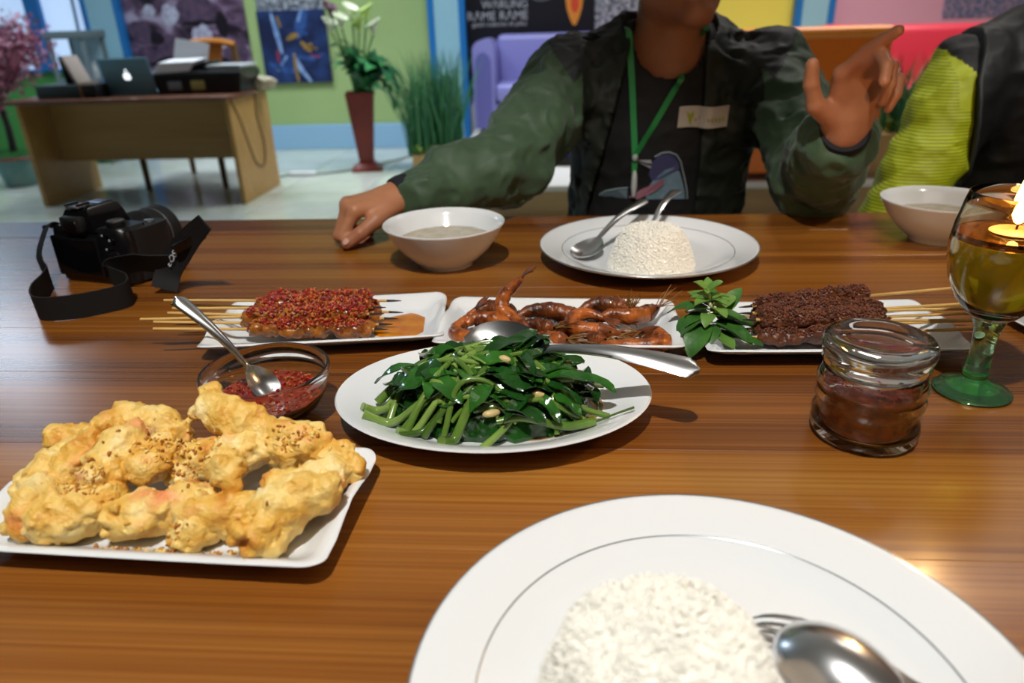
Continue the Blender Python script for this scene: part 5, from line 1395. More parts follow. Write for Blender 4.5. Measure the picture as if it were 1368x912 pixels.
MB().tube([(0, 0, 0.002), (0.0003, 0, 0.010)], 0.0009, 6).build('wick', mat('wick_black', '20140c', 0.8), fc)
fm = mat('flame', 'ffd9a0', 0.5, emit='ffc060', estr=38)
MB().lathe([(0, 0.006), (0.0030, 0.008), (0.0056, 0.014), (0.0064, 0.020), (0.0055, 0.028), (0.0034, 0.038), (0.0014, 0.047), (0, 0.053)], 24).build('flame', fm, fc)
light('candle_light', 'POINT', (0.347, 0.563, TZ + 0.1387 + 0.055), (0.351, 0.563, 0), 1.7, (1.0, 0.58, 0.26), shadow_soft_size=0.006)

# ================================================================ CAMERA
CB = thing('slr_camera', 'black digital SLR camera seen from behind with its strap looped on the table', 'camera', (-0.600, 0.872, TZ), R_(-14))
cbk = mat('camera_black', '0c0c0e', 0.35, bump=0.25, bscale=500, bdist=0.0004); cgl = mat('camera_gloss', '0a0a0c', 0.12); crb = mat('camera_rubber', '101012', 0.6, bump=0.4, bscale=900, bdist=0.0004); cch = mat('camera_chrome', 'b9bec4', 0.2, 0.9); cmark = mat('camera_mark', 'b4b8bc', 0.5)
out = rrect(0.062, 0.024, 0.014)
b = MB(); rings = []
for z, k in ((0.0, 0.94), (0.004, 1.0), (0.060, 1.0), (0.070, 0.97), (0.074, 0.90)):
    rings.append([(x * k, y * k, z) for x, y in out])
b.loft(rings).build('body', cbk, CB, angle=35)
MB().loft([[(x * .26 + 0.050, y * 1.25 + 0.022, z) for x, y in rrect(0.062, 0.024, 0.02)] for z in (0.004, 0.064, 0.070)]).build('grip', crb, CB, angle=40)
b = MB(); hp = [(-0.036, -0.026), (0.022, -0.026), (0.018, 0.035), (-0.030, 0.035)]
b.loft([[(x, y, 0.070) for x, y in hp], [(x * .8 - 0.001, y * .95, 0.085) for x, y in hp], [(x * .6 - 0.002, y * .85, 0.096) for x, y in hp], [(x * .45 - 0.003, y * .6 + .003, 0.1) for x, y in hp]]).build('prism_hump', cgl, CB, angle=35)
MB().box((-0.008, -0.016, 0.1), (0.020, 0.020, 0.003), bevel=0.0006, seg=1).build('hot_shoe', cch, CB)
for s in (-1, 1):
    MB().box((-0.008 + s * 0.009, -0.016, 0.1025), (0.0025, 0.02, 0.003), bevel=0.0005, seg=1).build('shoe_rail', cgl, CB)
MB().box((-0.008, -0.029, 0.080), (0.034, 0.012, 0.020), bevel=0.004).build('eyecup', crb, CB)
MB().box((-0.008, -0.0352, 0.080), (0.02, 0.002, 0.011), bevel=0.001).build('viewfinder_glass', cgl, CB)
sc_ = MB().box((-0.018, -0.0255, 0.036), (0.076, 0.005, 0.052), bevel=0.0015).build('screen_frame', cbk, CB)
MB().box((-0.018, -0.0285, 0.036), (0.068, 0.001, 0.045)).build('screen_glass', cgl, sc_, smooth=False)
MB().lathe([(0, 0), (0.0115, 0), (0.0115, 0.007), (0.0105, 0.008), (0, 0.008)], 32, (0.036, -0.006, 0.073)).build('mode_dial', cbk, CB)
MB().lathe([(0, 0), (0.0098, 0), (0.0098, 0.0008), (0, 0.0012)], 32, (0.036, -0.006, 0.081)).build('dial_cap', cch, CB)
MB().lathe([(0, 0), (0.006, 0), (0.006, 0.003), (0, 0.004)], 24, (0.050, 0.034, 0.070)).build('shutter_button', cch, CB)
MB().lathe([(0, 0), (0.004, 0), (0.004, 0.002), (0, 0.002)], 20, (0.053, 0.016, 0.071)).build('top_button', cgl, CB)
for i, (x, z) in enumerate([(0.034, 0.066), (0.044, 0.060), (0.036, 0.048), (0.046, 0.036), (0.030, 0.026), (0.050, 0.020)]):
    MB().lathe([(0, 0), (0.003, 0), (0.003, 0.0015), (0, 0.002)], 14, M=Matrix.Translation((x, -0.0245, z)) @ Matrix.Rotation(R_(90), 4, 'X')).build('rear_button', cgl, CB)
    MB().box((x - 0.0055, -0.0247, z), (0.0022, 0.0008, 0.0022)).build('button_mark', cmark, CB, smooth=False)
MB().lathe([(0, 0), (0.0105, 0), (0.0105, 0.002), (0.006, 0.003), (0.005, 0.0015), (0, 0.0015)], 28, M=Matrix.Translation((0.041, -0.0245, 0.036)) @ Matrix.Rotation(R_(90), 4, 'X')).build('control_pad', cbk, CB)
LM = Matrix.Translation((-0.004, 0.024, 0.038)) @ Matrix.Rotation(R_(-90), 4, 'X')
MB().lathe([(0, 0), (0.033, 0), (0.034, 0.004), (0.033, 0.014), (0.0335, 0.016)], 56, M=LM).build('lens_mount', cbk, CB)
b = MB(); prof = [(0.0, 0.014), (0.033, 0.014)]
for i in range(18):
    z = 0.018 + i * 0.0016; prof += [(0.0352, z), (0.0352, z + 0.0008), (0.0345, z + 0.0008), (0.0345, z + 0.0016)]
prof += [(0.0345, 0.050), (0.034, 0.066), (0.0352, 0.068), (0.0352, 0.083), (0.034, 0.085), (0.030, 0.084), (0.027, 0.075), (0, 0.073)]
b.lathe(prof, 64, M=LM).build('lens_barrel', crb, CB, angle=30)
MB().lathe([(0.0345, 0.0), (0.0349, 0.0), (0.0349, 0.0015), (0.0345, 0.0015)], 64, M=LM @ Matrix.Translation((0, 0, 0.0645))).build('lens_ring', mat('ring_grey', '77797c', 0.3, 0.6), CB)
MB().lathe([(0, 0.0), (0.026, 0.002), (0.0268, 0), (0, -0.001)], 48, M=LM @ Matrix.Translation((0, 0, 0.0755))).build('front_element', mat('lens_glass', '1a1030', 0.03, coat=1), CB)
MB().lathe([(0.0025, -0.001), (0.0045, -0.001), (0.0045, 0.001), (0.0025, 0.001)], 16, M=Matrix.Translation((-0.066, 0.0, 0.060)) @ Matrix.Rotation(R_(90), 4, 'Y')).build('strap_lug', cch, CB)
# strap, in the camera's own frame (world points turned into it)
Mi = (Matrix.Translation(CB.location) @ Matrix.Rotation(R_(-14), 4, 'Z')).inverted()
stp = mat('strap_black', '0e0e10', 0.75, bump=0.4, bscale=900, bdist=0.0003)


def W(*p): return Mi @ Vector(p)


pts = [W(*p) for p in [(-0.664, 0.886, 0.815), (-0.668, 0.872, 0.822), (-0.671, 0.860, 0.810), (-0.672, 0.846, 0.792), (-0.664, 0.836, 0.777), (-0.650, 0.824, 0.768), (-0.640, 0.800, 0.7655), (-0.624, 0.758, 0.7655), (-0.595, 0.722, 0.7655), (-0.560, 0.724, 0.7655),
                               (-0.527, 0.746, 0.7655), (-0.513, 0.766, 0.7665), (-0.526, 0.790, 0.769), (-0.556, 0.806, 0.774), (-0.556, 0.815, 0.782), (-0.526, 0.813, 0.789), (-0.502, 0.810, 0.789), (-0.480, 0.814, 0.788)]]
sp = spline(pts, 110); ups = []
for i in range(111):
    s = i / 110; k = max(0, min(1, (0.30 - s) / 0.12))
    ups.append(W(0, 0, 1) - W(0, 0, 0) + (W(0.3, -0.9, 0) - W(0, 0, 0)) * (0.15 + 0.5 * max(0, min(1, (s - .76) / .1))) + (W(1.2, -0.9, -0.5) - W(0, 0, 0)) * k)
MB().ribbon(sp, 0.030, 0.0016, ups).build('strap', stp, CB, angle=50)
tl = spline([W(*p) for p in [(-0.492, 0.806, 0.757), (-0.486, 0.815, 0.778), (-0.466, 0.812, 0.802), (-0.440, 0.800, 0.825), (-0.412, 0.785, 0.846)]], 24)
MB().ribbon(tl, [0.032] * 12 + [0.032 - 0.0009 * i for i in range(13)], 0.002, W(1, -0.2, -0.75) - W(0, 0, 0)).build('strap_tail', stp, CB, angle=50)
sl = MB().box(tuple(W(-0.446, 0.803, 0.818)), (0.044, 0.006, 0.012), rot=(R_(20), R_(-25), R_(15)), bevel=0.002).build('strap_slider', cgl, CB)
e = link('strap_lettering', text_mesh('EOS', 0.013, 0.0003), CB)
e.data.materials.append(cmark)
d1 = (W(-0.466, 0.812, 0.802) - W(-0.486, 0.815, 0.778)).normalized(); n1 = (W(-0.3, -0.9, 0.4) - W(0, 0, 0)).normalized(); n1 = (n1 - d1 * n1.dot(d1)).normalized(); s1 = d1.cross(n1)
Mx = Matrix.Identity(4); o1 = W(-0.474, 0.8135, 0.7925) + n1 * 0.0035 + s1 * 0.002
for i in range(3): Mx[i][0], Mx[i][1], Mx[i][2], Mx[i][3] = d1[i], -s1[i], n1[i], o1[i]
e.matrix_local = Mx

# ================================================================ PEOPLE
skin_m = mat('skin', 'b17855', 0.5, c2='a06648', cscale=14, sss=0.15, bump=0.15, bscale=240, bdist=0.0006)
lip_m = mat('lips', '7a3b35', 0.45)


def V3(*p): return np.array(p, np.float32)


def torso_prims(cx, cy, e):
    """Seated trunk leaning a little forward; e shrinks or grows it."""
    return [('e', (cx, cy + 0.02, 0.655), (0.158 + e, 0.115 + e, 0.20 + e), None, 0.03),
            ('e', (cx, cy, 0.86), (0.165 + e, 0.108 + e, 0.17 + e), None, 0.06),
            ('c', (cx - 0.055, cy - 0.01, 0.972), (cx + 0.055, cy - 0.01, 0.972), 0.056 + e, 0.056 + e, 0.06)]


def arm_prims(S0, E0, W0, r0, r1, r2, k=0.05):
    return [('c', S0, E0, r0, r1, k), ('c', E0, W0, r1, r2, 0.02)]


def hand_prims(W0, fwd, side, curls, spread, thumb, sc=1.0, cup=0.0):
    """Palm fan plus five bent fingers; curls are (knuckle, middle, tip) angles, thumb a list of three direction vectors."""
    f = Vector(fwd).normalized(); s = Vector(side); s = (s - f * s.dot(f)).normalized(); u = None
    return f, s


def build_hand(W0, fwd, side, up, curls, spread, thumb, sc=1.0):
    f = Vector(fwd).normalized(); u = Vector(up); u = (u - f * u.dot(f)).normalized(); s = Vector(side); s = (s - f * s.dot(f) - u * s.dot(u)).normalized()
    W0 = Vector(W0); pr = []; tips = []
    kn = [(0.030, 0.083), (0.010, 0.088), (-0.010, 0.084), (-0.028, 0.075)]
    ln = [(0.042, 0.025, 0.021), (0.046, 0.029, 0.022), (0.042, 0.027, 0.021), (0.033, 0.021, 0.019)]
    rd = [0.0098, 0.0100, 0.0094, 0.0084]
    for i in range(4):
        a = W0 + s * (kn[i][0] * 0.55 * sc) + f * (0.012 * sc); K = W0 + s * (kn[i][0] * sc) + f * (kn[i][1] * sc) + u * ((0.004 if i in (1, 2) else 0) * sc)
        pr.append(('c', tuple(a), tuple(K), 0.0165 * sc, 0.0112 * sc, 0.012 * sc))
        d0 = (f + s * spread[i]).normalized(); ang = 0; q = K
        for j in range(3):
            ang += R_(curls[i][j]); d = d0 * math.cos(ang) - u * math.sin(ang); e = q + d * (ln[i][j] * sc)
            pr.append(('c', tuple(q), tuple(e), rd[i] * sc * (1 - 0.10 * j), rd[i] * sc * (0.93 - 0.10 * j), 0.003 if j else 0.006)); q = e
        tips.append((q, d))
    b = W0 + f * (0.020 * sc) + s * (0.022 * sc) - u * (0.006 * sc); q = b
    for j, (d, l, r) in enumerate(zip(thumb, (0.042, 0.033, 0.025), (0.0150, 0.0118, 0.0105))):
        d = Vector(d).normalized(); e = q + d * (l * sc); pr.append(('c', tuple(q), tuple(e), r * sc, (r - 0.0018) * sc, 0.008 if j == 0 else 0.003)); q = e
    tips.append((q, d))
    return pr, tips


def head_prims(H, F, Sd, U):
    H, F, Sd, U = Vector(H), Vector(F).normalized(), Vector(Sd).normalized(), Vector(U).normalized()
    M = np.array([Sd[:], F[:], U[:]], np.float32)

    def p(a, b, c): return tuple(H + Sd * a + F * b + U * c)
    pr = [('e', p(0, -0.012, 0.035), (0.076, 0.096, 0.088), M, 0.02), ('e', p(0, 0.012, -0.035), (0.062, 0.072, 0.078), M, 0.03),
          ('c', p(-0.046, 0.006, -0.070), p(-0.012, 0.074, -0.098), 0.020, 0.0155, 0.025), ('c', p(0.046, 0.006, -0.070), p(0.012, 0.074, -0.098), 0.020, 0.0155, 0.025),
          ('e', p(0, 0.080, -0.096), (0.020, 0.016, 0.016), M, 0.015), ('c', p(-0.034, 0.062, 0.012), p(0.034, 0.062, 0.012), 0.016, 0.016, 0.02),
          ('c', p(0, 0.083, 0.008), p(0, 0.104, -0.028), 0.008, 0.0125, 0.010), ('e', p(-0.012, 0.092, -0.030), (0.009, 0.010, 0.008), M, 0.006), ('e', p(0.012, 0.092, -0.030), (0.009, 0.010, 0.008), M, 0.006),
          ('c', p(-0.017, 0.083, -0.056), p(0.017, 0.083, -0.056), 0.0065, 0.0065, 0.008), ('c', p(-0.014, 0.082, -0.070), p(0.014, 0.082, -0.070), 0.0075, 0.0075, 0.008)]
    for s in (-1, 1):
        pr.append(('e', p(s * 0.043, 0.066, -0.022), (0.022, 0.02, 0.018), M, 0.02))
        pr.append(('e', p(s * 0.077, -0.012, -0.010), (0.008, 0.018, 0.030), M, 0.008))
    return pr, p, M


def person_mesh(name, prims, lo, hi, h, mats):
    V, F = mesh_field(field(prims), lo, hi, h, B=6, slack=0.05)
    return np_mesh(name, V, F, mats)


def face_parts(root_, p, M, hairc='171312'):
    for s in (-1, 1):
        e = MB().ball((0, 0, 0), 0.0112, 16).build('eye', mat('eye_white', 'c9c2bb', 0.2), root_, p(s * 0.031, 0.0755, 0.004))
        MB().ball(tuple(Vector(p(s * 0.031, 0.0832, 0.0035)) - Vector(e.location)), (0.0048, 0.0048, 0.0048), 12).build('iris', mat('iris_brown', '1c0f08', 0.1), e)
        for zt, zb_, nm in ((0.0115, 0.0065, 'upper_eyelid'), (-0.0045, -0.0015, 'lower_eyelid')):
            MB().tube(spline([p(s * 0.017, 0.078, 0.003), p(s * 0.024, 0.0865, (zt + zb_) / 2), p(s * 0.031, 0.0885, zb_ + (zt - zb_) * 0.45), p(s * 0.039, 0.0850, (zt + zb_) / 2 - 0.0005), p(s * 0.047, 0.075, 0.003)], 12),
                      [0.0020] + [0.0042 if nm[0] == 'u' else 0.0030] * 11 + [0.0020], 8).build(nm, skin_m, root_)
        MB().tube(spline([p(s * 0.014, 0.081, 0.026), p(s * 0.032, 0.080, 0.031), p(s * 0.048, 0.070, 0.025)], 8), [0.002, .003, .0035, .0037, .0036, .0033, .003, .0024, .0012], 6).build('eyebrow', mat('hair', hairc, 0.6), root_)
    f = field([('e', p(0, -0.018, 0.045), (0.083, 0.103, 0.088), M, 0.02), ('e', p(0, -0.05, 0.0), (0.076, 0.066, 0.075), M, 0.03)])
    cutp = V3(*p(0, 0.065, 0.050)); Fd = M[1]; Ud = M[2]

    def fn(P):
        d = f(P) + 0.003 * vnoise(P * 130, 3)
        q = P - cutp; front = q @ Fd * 0.55 - q @ Ud * 0.85 + 0.012
        return np.maximum(d, front)
    c = V3(*p(0, 0, 0)); V, F = mesh_field(fn, c - 0.15, c + 0.16, 0.004, slack=0.01)
    link('hair', np_mesh('hair', V, F, mat('hair', hairc, 0.6, bump=0.6, bscale=200)), root_)
    for zz, r in ((-0.0575, 0.0050), (-0.0690, 0.0058)):
        MB().tube(spline([p(-0.021, 0.083, zz - (0.003 if zz > -.06 else -.003)), p(-0.010, 0.0895, zz), p(0.010, 0.0895, zz), p(0.021, 0.083, zz - (0.003 if zz > -.06 else -.003))], 10),
                  [0.0015] + [r * 0.75] * 9 + [0.0015], 8, flat=0.9).build('lip', lip_m, root_)


# ---------------------------------------------------------------- the man in the dark green jacket
cx, cy = 0.180, 1.415
SR, ER, WR = (0.005, 1.39, 0.950), (-0.085, 1.195, 0.832), (-0.246, 1.076, 0.806)
SL, EL, WL = (0.366, 1.385, 0.955), (0.404, 1.185, 0.800), (0.374, 1.020, 0.898)
man = thing('person', 'person in a dark green and black jacket with a green lanyard, leaning on the table', 'person', (cx, cy, 0.0))
hp, HP, HM = head_prims((0.192, 1.345, 1.146), (0.24, -0.97, -0.02), (0.97, 0.24, 0), (0, 0, 1))
rh, rt = build_hand(WR, (-0.86, -0.50, -0.06), (0.5, -0.86, -0.1), (-0.05, 0.0, 1), [(52, 72, 40), (62, 80, 40), (66, 80, 40), (66, 76, 40)], [0.04, 0.0, -0.05, -0.1],
                    [(-0.50, -0.80, -0.30), (-0.60, -0.62, -0.42), (-0.75, -0.30, -0.50)], 0.98)
lh, lt = build_hand(WL, (0.06, -0.36, 0.93), (-0.93, -0.28, 0.05), (0.05, 0.93, 0.36), [(14, 10, 8), (40, 52, 30), (52, 66, 35), (56, 70, 35)], [-0.52, -0.34, -0.26, -0.30],
                    [(-0.72, -0.35, 0.52), (-0.38, -0.30, 0.85), (-0.15, -0.25, 0.93)], 0.95)
body = torso_prims(cx, cy, -0.030) + [('c', (0.182, 1.395, 0.955), (0.186, 1.372, 1.085), 0.062, 0.056, 0.04)] + hp
body += arm_prims(SR, ER, WR, 0.045, 0.040, 0.0255) + arm_prims(SL, EL, WL, 0.045, 0.040, 0.0255)
body += [('c', WR, tuple(Vector(WR) + Vector((-0.02, -0.012, 0))), 0.025, 0.021, 0.012)] + rh + [('c', WL, tuple(Vector(WL) + Vector((0, -0.008, 0.02))), 0.025, 0.021, 0.012)] + lh
b_ = link('body', person_mesh('body', body, (-0.42, 0.84, 0.44), (0.50, 1.56, 1.28), 0.003, skin_m), man, (-cx, -cy, 0))
hr = bpy.data.objects.new('face', None)
bpy.data.objects.remove(hr)
face_parts(b_, HP, HM)
tq, td = rt[4]
nl = MB().ball((0, 0, 0), (0.0052, 0.0062, 0.0012), 10).build('thumb_nail', mat('nail', 'c39a8a', 0.3), b_)
place(nl, (0, 0, 0), (0.9, -0.3, 0), (0.1, -0.75, 0.65)); nl.matrix_local = Matrix.Translation(tq + Vector((0.001, -0.0062, 0.0055))) @ nl.matrix_world.to_3x3().to_4x4()

jack_arms = arm_prims(SR, ER, tuple(Vector(WR) + Vector((0.030, 0.016, 0.004))), 0.068, 0.061, 0.047) + arm_prims(SL, EL, tuple(Vector(WL) + Vector((0.004, 0.030, -0.016))), 0.066, 0.060, 0.050)
tf = field(torso_prims(cx, cy, 0.0)); jf = field(torso_prims(cx, cy, 0.012) + jack_arms); af = field(jack_arms)
NK = (V3(0.182, 1.39, 0.965), V3(0.186, 1.345, 1.14))


def open_d(P):
    z = P[:, 2]; t = np.clip((z - 0.72) / 0.28, 0, 1)
    xl = 0.045 + t * 0.068; xr = 0.238 + 0 * t
    return np.maximum(np.maximum(xl - P[:, 0], P[:, 0] - xr), P[:, 1] - 1.40)


def fold(P, seed, amp):
    n1 = vnoise(P * np.array([22, 30, 26], np.float32), seed); n2 = vnoise(P * np.array([48, 60, 52], np.float32) + n1[:, None] * 1.2, seed + 1)
    return amp * ((1 - 2 * np.abs(n1)) * 0.75 + (1 - 2 * np.abs(n2)) * 0.35)


def sleeve_rings(P, A, B, n, amp, skew):
    A = np.asarray(A, np.float32); B = np.asarray(B, np.float32); d = B - A; L = np.linalg.norm(d); t = ((P - A) @ d) / (L * L)
    ph = (P @ np.asarray(skew, np.float32)) * 18 + 1.6 * vnoise(P * 16, 21)
    return np.where((t > -0.15) & (t < 1.1), amp * np.sin(t * n * 6.283 + ph), 0)


def jacket_d(P):
    d = jf(P) - fold(P, 5, 0.0078) - sleeve_rings(P, ER, WR, 2.6, 0.0022, (0.6, 0.2, 1)) - sleeve_rings(P, SR, ER, 1.8, 0.0018, (1, 0, -0.7)) - sleeve_rings(P, SL, EL, 2.0, 0.002, (-1, 0, 0.6)) - sleeve_rings(P, EL, WL, 1.8, 0.002, (1, 0, 1))
    d = np.maximum(d, -open_d(P)); d = np.maximum(d, -cone_d(P, NK[0], NK[1], 0.074, 0.09))
    return np.maximum(d, 0.50 - P[:, 2])


def shirt_d(P):
    d = tf(P) - 0.001 - fold(P, 9, 0.0025)
    d = np.maximum(d, -cone_d(P, V3(0.182, 1.36, 0.995), V3(0.184, 1.33, 1.14), 0.062, 0.08)); return np.maximum(d, 0.47 - P[:, 2])


V, F = mesh_field(jacket_d, (-0.31, 0.95, 0.48), (0.50, 1.56, 1.08), 0.0042, slack=0.02)
C_ = V[F].mean(1).astype(np.float32); s_ = np.abs(C_[:, 0] - 0.182)
arm_near = af(C_) < field(torso_prims(cx, cy, 0.012))(C_)
yoke = np.where(s_ < 0.164, C_[:, 2] > 0.947 + (0.164 - s_) * 1.08, C_[:, 2] > 0.947 + (s_ - 0.164) * 1.35)
mi = np.where(yoke, 1, np.where(arm_near & ((s_ > 0.150) | (C_[:, 1] < 1.27)), 0, 2))
jg = mat('jacket_green', '3c543a', 0.6, c2='344b33', cscale=30, bump=0.15, bscale=500, bdist=0.0005, sheen=0.15); jy = mat('jacket_charcoal', '25292b', 0.6, bump=0.2, bscale=600, bdist=0.0005); jd = mat('jacket_dark_green', '151c15', 0.65, bump=0.15, bscale=500, bdist=0.0005)
jk = link('jacket', np_mesh('jacket', V, F, [jg, jy, jd], mi), man, (-cx, -cy, 0))
V, F = mesh_field(shirt_d, (-0.02, 1.26, 0.46), (0.39, 1.56, 1.08), 0.0045, slack=0.015)
sh = link('t_shirt', np_mesh('t_shirt', V, F, mat('tee_black', '0c0c0d', 0.75)), man, (-cx, -cy, 0))
cuffm = mat('cuff_knit', '14161e', 0.8, bump=0.6, bscale=300, stretch=(1, 1, 1))
for A, D, r in ((WR, Vector((0.16, 0.118, 0.022)).normalized(), 0.034), (WL, Vector((0.03, 0.165, -0.098)).normalized(), 0.035)):
    A = Vector(A); pts = [A + D * (0.058 * i / 6 - 0.012) for i in range(7)]
    MB().tube(pts, [r * 0.9, r * 0.98, r, r * 1.03, r * 1.06, r * 1.1, r * 1.12], 28).build('cuff', cuffm, jk)


def surf_y(x, z, fns, y0=1.15, y1=1.45):
    ys = np.linspace(y0, y1, 300).astype(np.float32); P = np.stack([np.full(300, x, np.float32), ys, np.full(300, z, np.float32)], 1)
    d = np.min([fn(P) for fn in fns], 0); i = int(np.argmax(d < 0)); return float(ys[i]) if d[i] < 0 else y1


def front(x, z, off=0.003): return (x, surf_y(x, z, (jacket_d, shirt_d)) - off, z)


lm_ = mat('lanyard_green', '2c8a48', 0.5)
for x0, z0, sgn in ((0.112, 1.006, -1), (0.236, 1.014, 1)):
    pts = [(x0 + 0.004 * sgn, 1.37, 1.03), (x0 + 0.002 * sgn, 1.335, 1.022)] + [front(x0 + (0.126 - x0) * t, z0 + (0.822 - z0) * t, 0.005) for t in [i / 12 for i in range(1, 13)]]
    MB().ribbon(spline(pts, 40), 0.0105, 0.001, [(1, 0.25 * sgn, 0.35 * sgn)] * 41).build('lanyard', lm_, man, (-cx, -cy, 0))
pts = [front(0.126, z, 0.006) for z in (0.822, 0.81, 0.80, 0.79)]
MB().ribbon(pts, 0.009, 0.0015, (1, 0, 0)).build('lanyard', lm_, man, (-cx, -cy, 0))
p1 = front(0.126, 0.818, 0.008)
MB().ball(p1, (0.0055, 0.004, 0.007), 12).build('lanyard_bead', mat('plastic_grey', '9aa09c', 0.4), man, (-cx, -cy, 0))
p2 = front(0.127, 0.772, 0.009)
MB().tube([(p2[0], p2[1], 0.796), (p2[0], p2[1], 0.785), (p2[0], p2[1], 0.765), (p2[0], p2[1], 0.748)], [0.003, 0.005, 0.0055, 0.003], 10).build('lanyard_clip', mat('clip_white', 'c9cfcc', 0.3, 0.3), man, (-cx, -cy, 0))


def decal(name, pts, m, parent, off, fns=None):
    b = MB(); P0 = [front(x, z, off) for x, z in pts]; P1 = [(x, y - 0.0008, z) for x, y, z in P0]
    b.loft([P0, P1]); return b.build(name, m, parent, (-cx, -cy, 0) if parent is man else (0, 0, 0), smooth=False)


# chest badge with its green bird-like mark and faint lettering
nx, nz = 10, 4; g0 = []; g1 = []
for j in range(nz + 1):
    for i in range(nx + 1):
        u, v = i / nx, j / nz; x = 0.198 + 0.084 * u - 0.002 * (1 - v); z = 0.869 + 0.035 * v + 0.001 * math.sin(u * 7)
        q = front(x, z, 0.004); g0.append(q)
ymin = [min(g0[j * (nx + 1) + i][1] for j in range(nz + 1)) for i in range(nx + 1)]
g0 = [(q[0], ymin[k % (nx + 1)], q[2]) for k, q in enumerate(g0)]
fs = []
for j in range(nz):
    for i in range(nx):
        a = j * (nx + 1) + i; fs.append((a, a + 1, a + nx + 2, a + nx + 1))
N0 = len(g0); vs = g0 + [(x, y - 0.0012, z) for x, y, z in g0]
edge = [i for i in range(nx + 1)] + [j * (nx + 1) + nx for j in range(1, nz + 1)] + [nz * (nx + 1) + i for i in range(nx - 1, -1, -1)] + [j * (nx + 1) for j in range(nz - 1, 0, -1)]
f2 = [tuple(N0 + i for i in f) for f in fs] + [(edge[k], edge[(k + 1) % len(edge)], N0 + edge[(k + 1) % len(edge)], N0 + edge[k]) for k in range(len(edge))]
bd = MB().add(vs, [f[::-1] for f in fs] + f2).build('chest_badge', mat('badge_cream', 'b3a99c', 0.6), man, (-cx, -cy, 0))


def badge_y(x):
    u = min(max((x - 0.198) / 0.084, 0), 1) * nx; i = min(int(u), nx - 1); return ymin[i] + (ymin[i + 1] - ymin[i]) * (u - i) - 0.0016


def bshape(name, pts, m):
    b = MB(); P0 = [(x, badge_y(x), z) for x, z in pts]; b.loft([P0, [(x, y - 0.0006, z) for x, y, z in P0]]); b.build(name, m, bd, smooth=False)


bl = mat('badge_lime', '8f9412', 0.5)
bshape('badge_mark', [(0.209, 0.898), (0.2135, 0.893), (0.2185, 0.8915), (0.2215, 0.897), (0.2235, 0.890), (0.2205, 0.883), (0.2185, 0.878), (0.2205, 0.871), (0.2155, 0.8775), (0.2135, 0.886)], bl)
for i, (w_, h0) in enumerate([(0.004, 0.006), (0.004, 0.009), (0.003, 0.006), (0.004, 0.006), (0.0035, 0.007), (0.004, 0.006), (0.004, 0.006), (0.004, 0.007)]):
    x = 0.2245 + i * 0.0066
    bshape('badge_letter', [(x, 0.8785), (x + w_, 0.8785), (x + w_, 0.8785 + h0), (x, 0.8785 + h0)], mat('badge_letter', '9a9a4a', 0.5) if i > 3 else mat('badge_letter_faint', '9c8f78', 0.5))
# the bird printed on the shirt
decal('bird_print_body', [(0.150, 0.742), (0.150, 0.760), (0.160, 0.776), (0.172, 0.788), (0.180, 0.796), (0.195, 0.800), (0.206, 0.792), (0.212, 0.775), (0.218, 0.756), (0.220, 0.742)], mat('print_teal', '5a7780', 0.7, c2='6f869a', cscale=50), man, 0.003)
decal('bird_print_head', [(0.152, 0.786), (0.153, 0.800), (0.158, 0.812), (0.168, 0.8225), (0.182, 0.8255), (0.195, 0.821), (0.203, 0.809), (0.205, 0.796), (0.190, 0.789), (0.172, 0.780), (0.158, 0.776)], mat('print_indigo', '3c3c62', 0.7), man, 0.0038)
decal('bird_print_beak', [(0.131, 0.8135), (0.154, 0.8145), (0.156, 0.808), (0.146, 0.809)], mat('print_grey_beak', '93959a', 0.6), man, 0.0042)
decal('bird_print_beak', [(0.131, 0.811), (0.146, 0.806), (0.155, 0.804), (0.154, 0.799)], mat('print_grey_beak', '93959a', 0.6), man, 0.0042)
decal('bird_print_wing', [(0.118, 0.745), (0.140, 0.760), (0.165, 0.772), (0.178, 0.780), (0.180, 0.770), (0.160, 0.755), (0.135, 0.742)], mat('print_plum', '8a5a6a', 0.7), man, 0.0045)
decal('bird_print_tail', [(0.066, 0.742), (0.078, 0.752), (0.098, 0.758), (0.116, 0.760), (0.116, 0.742)], mat('print_slate', '55666e', 0.7), man, 0.003)
MB().tube([front(a, c, 0.0045) for a, c in [(0.160, 0.820), (0.172, 0.8265), (0.184, 0.828), (0.197, 0.8235), (0.206, 0.811), (0.211, 0.795), (0.217, 0.776), (0.222, 0.756), (0.224, 0.742)]], 0.0011, 5).build('bird_print_outline', mat('print_outline', '93a2a8', 0.6), man, (-cx, -cy, 0))
MB().tube([front(a, c, 0.0045) for a, c in [(0.066, 0.744), (0.080, 0.754), (0.100, 0.760), (0.116, 0.762)]], 0.001, 5).build('bird_print_outline', mat('print_outline', '93a2a8', 0.6), man, (-cx, -cy, 0))


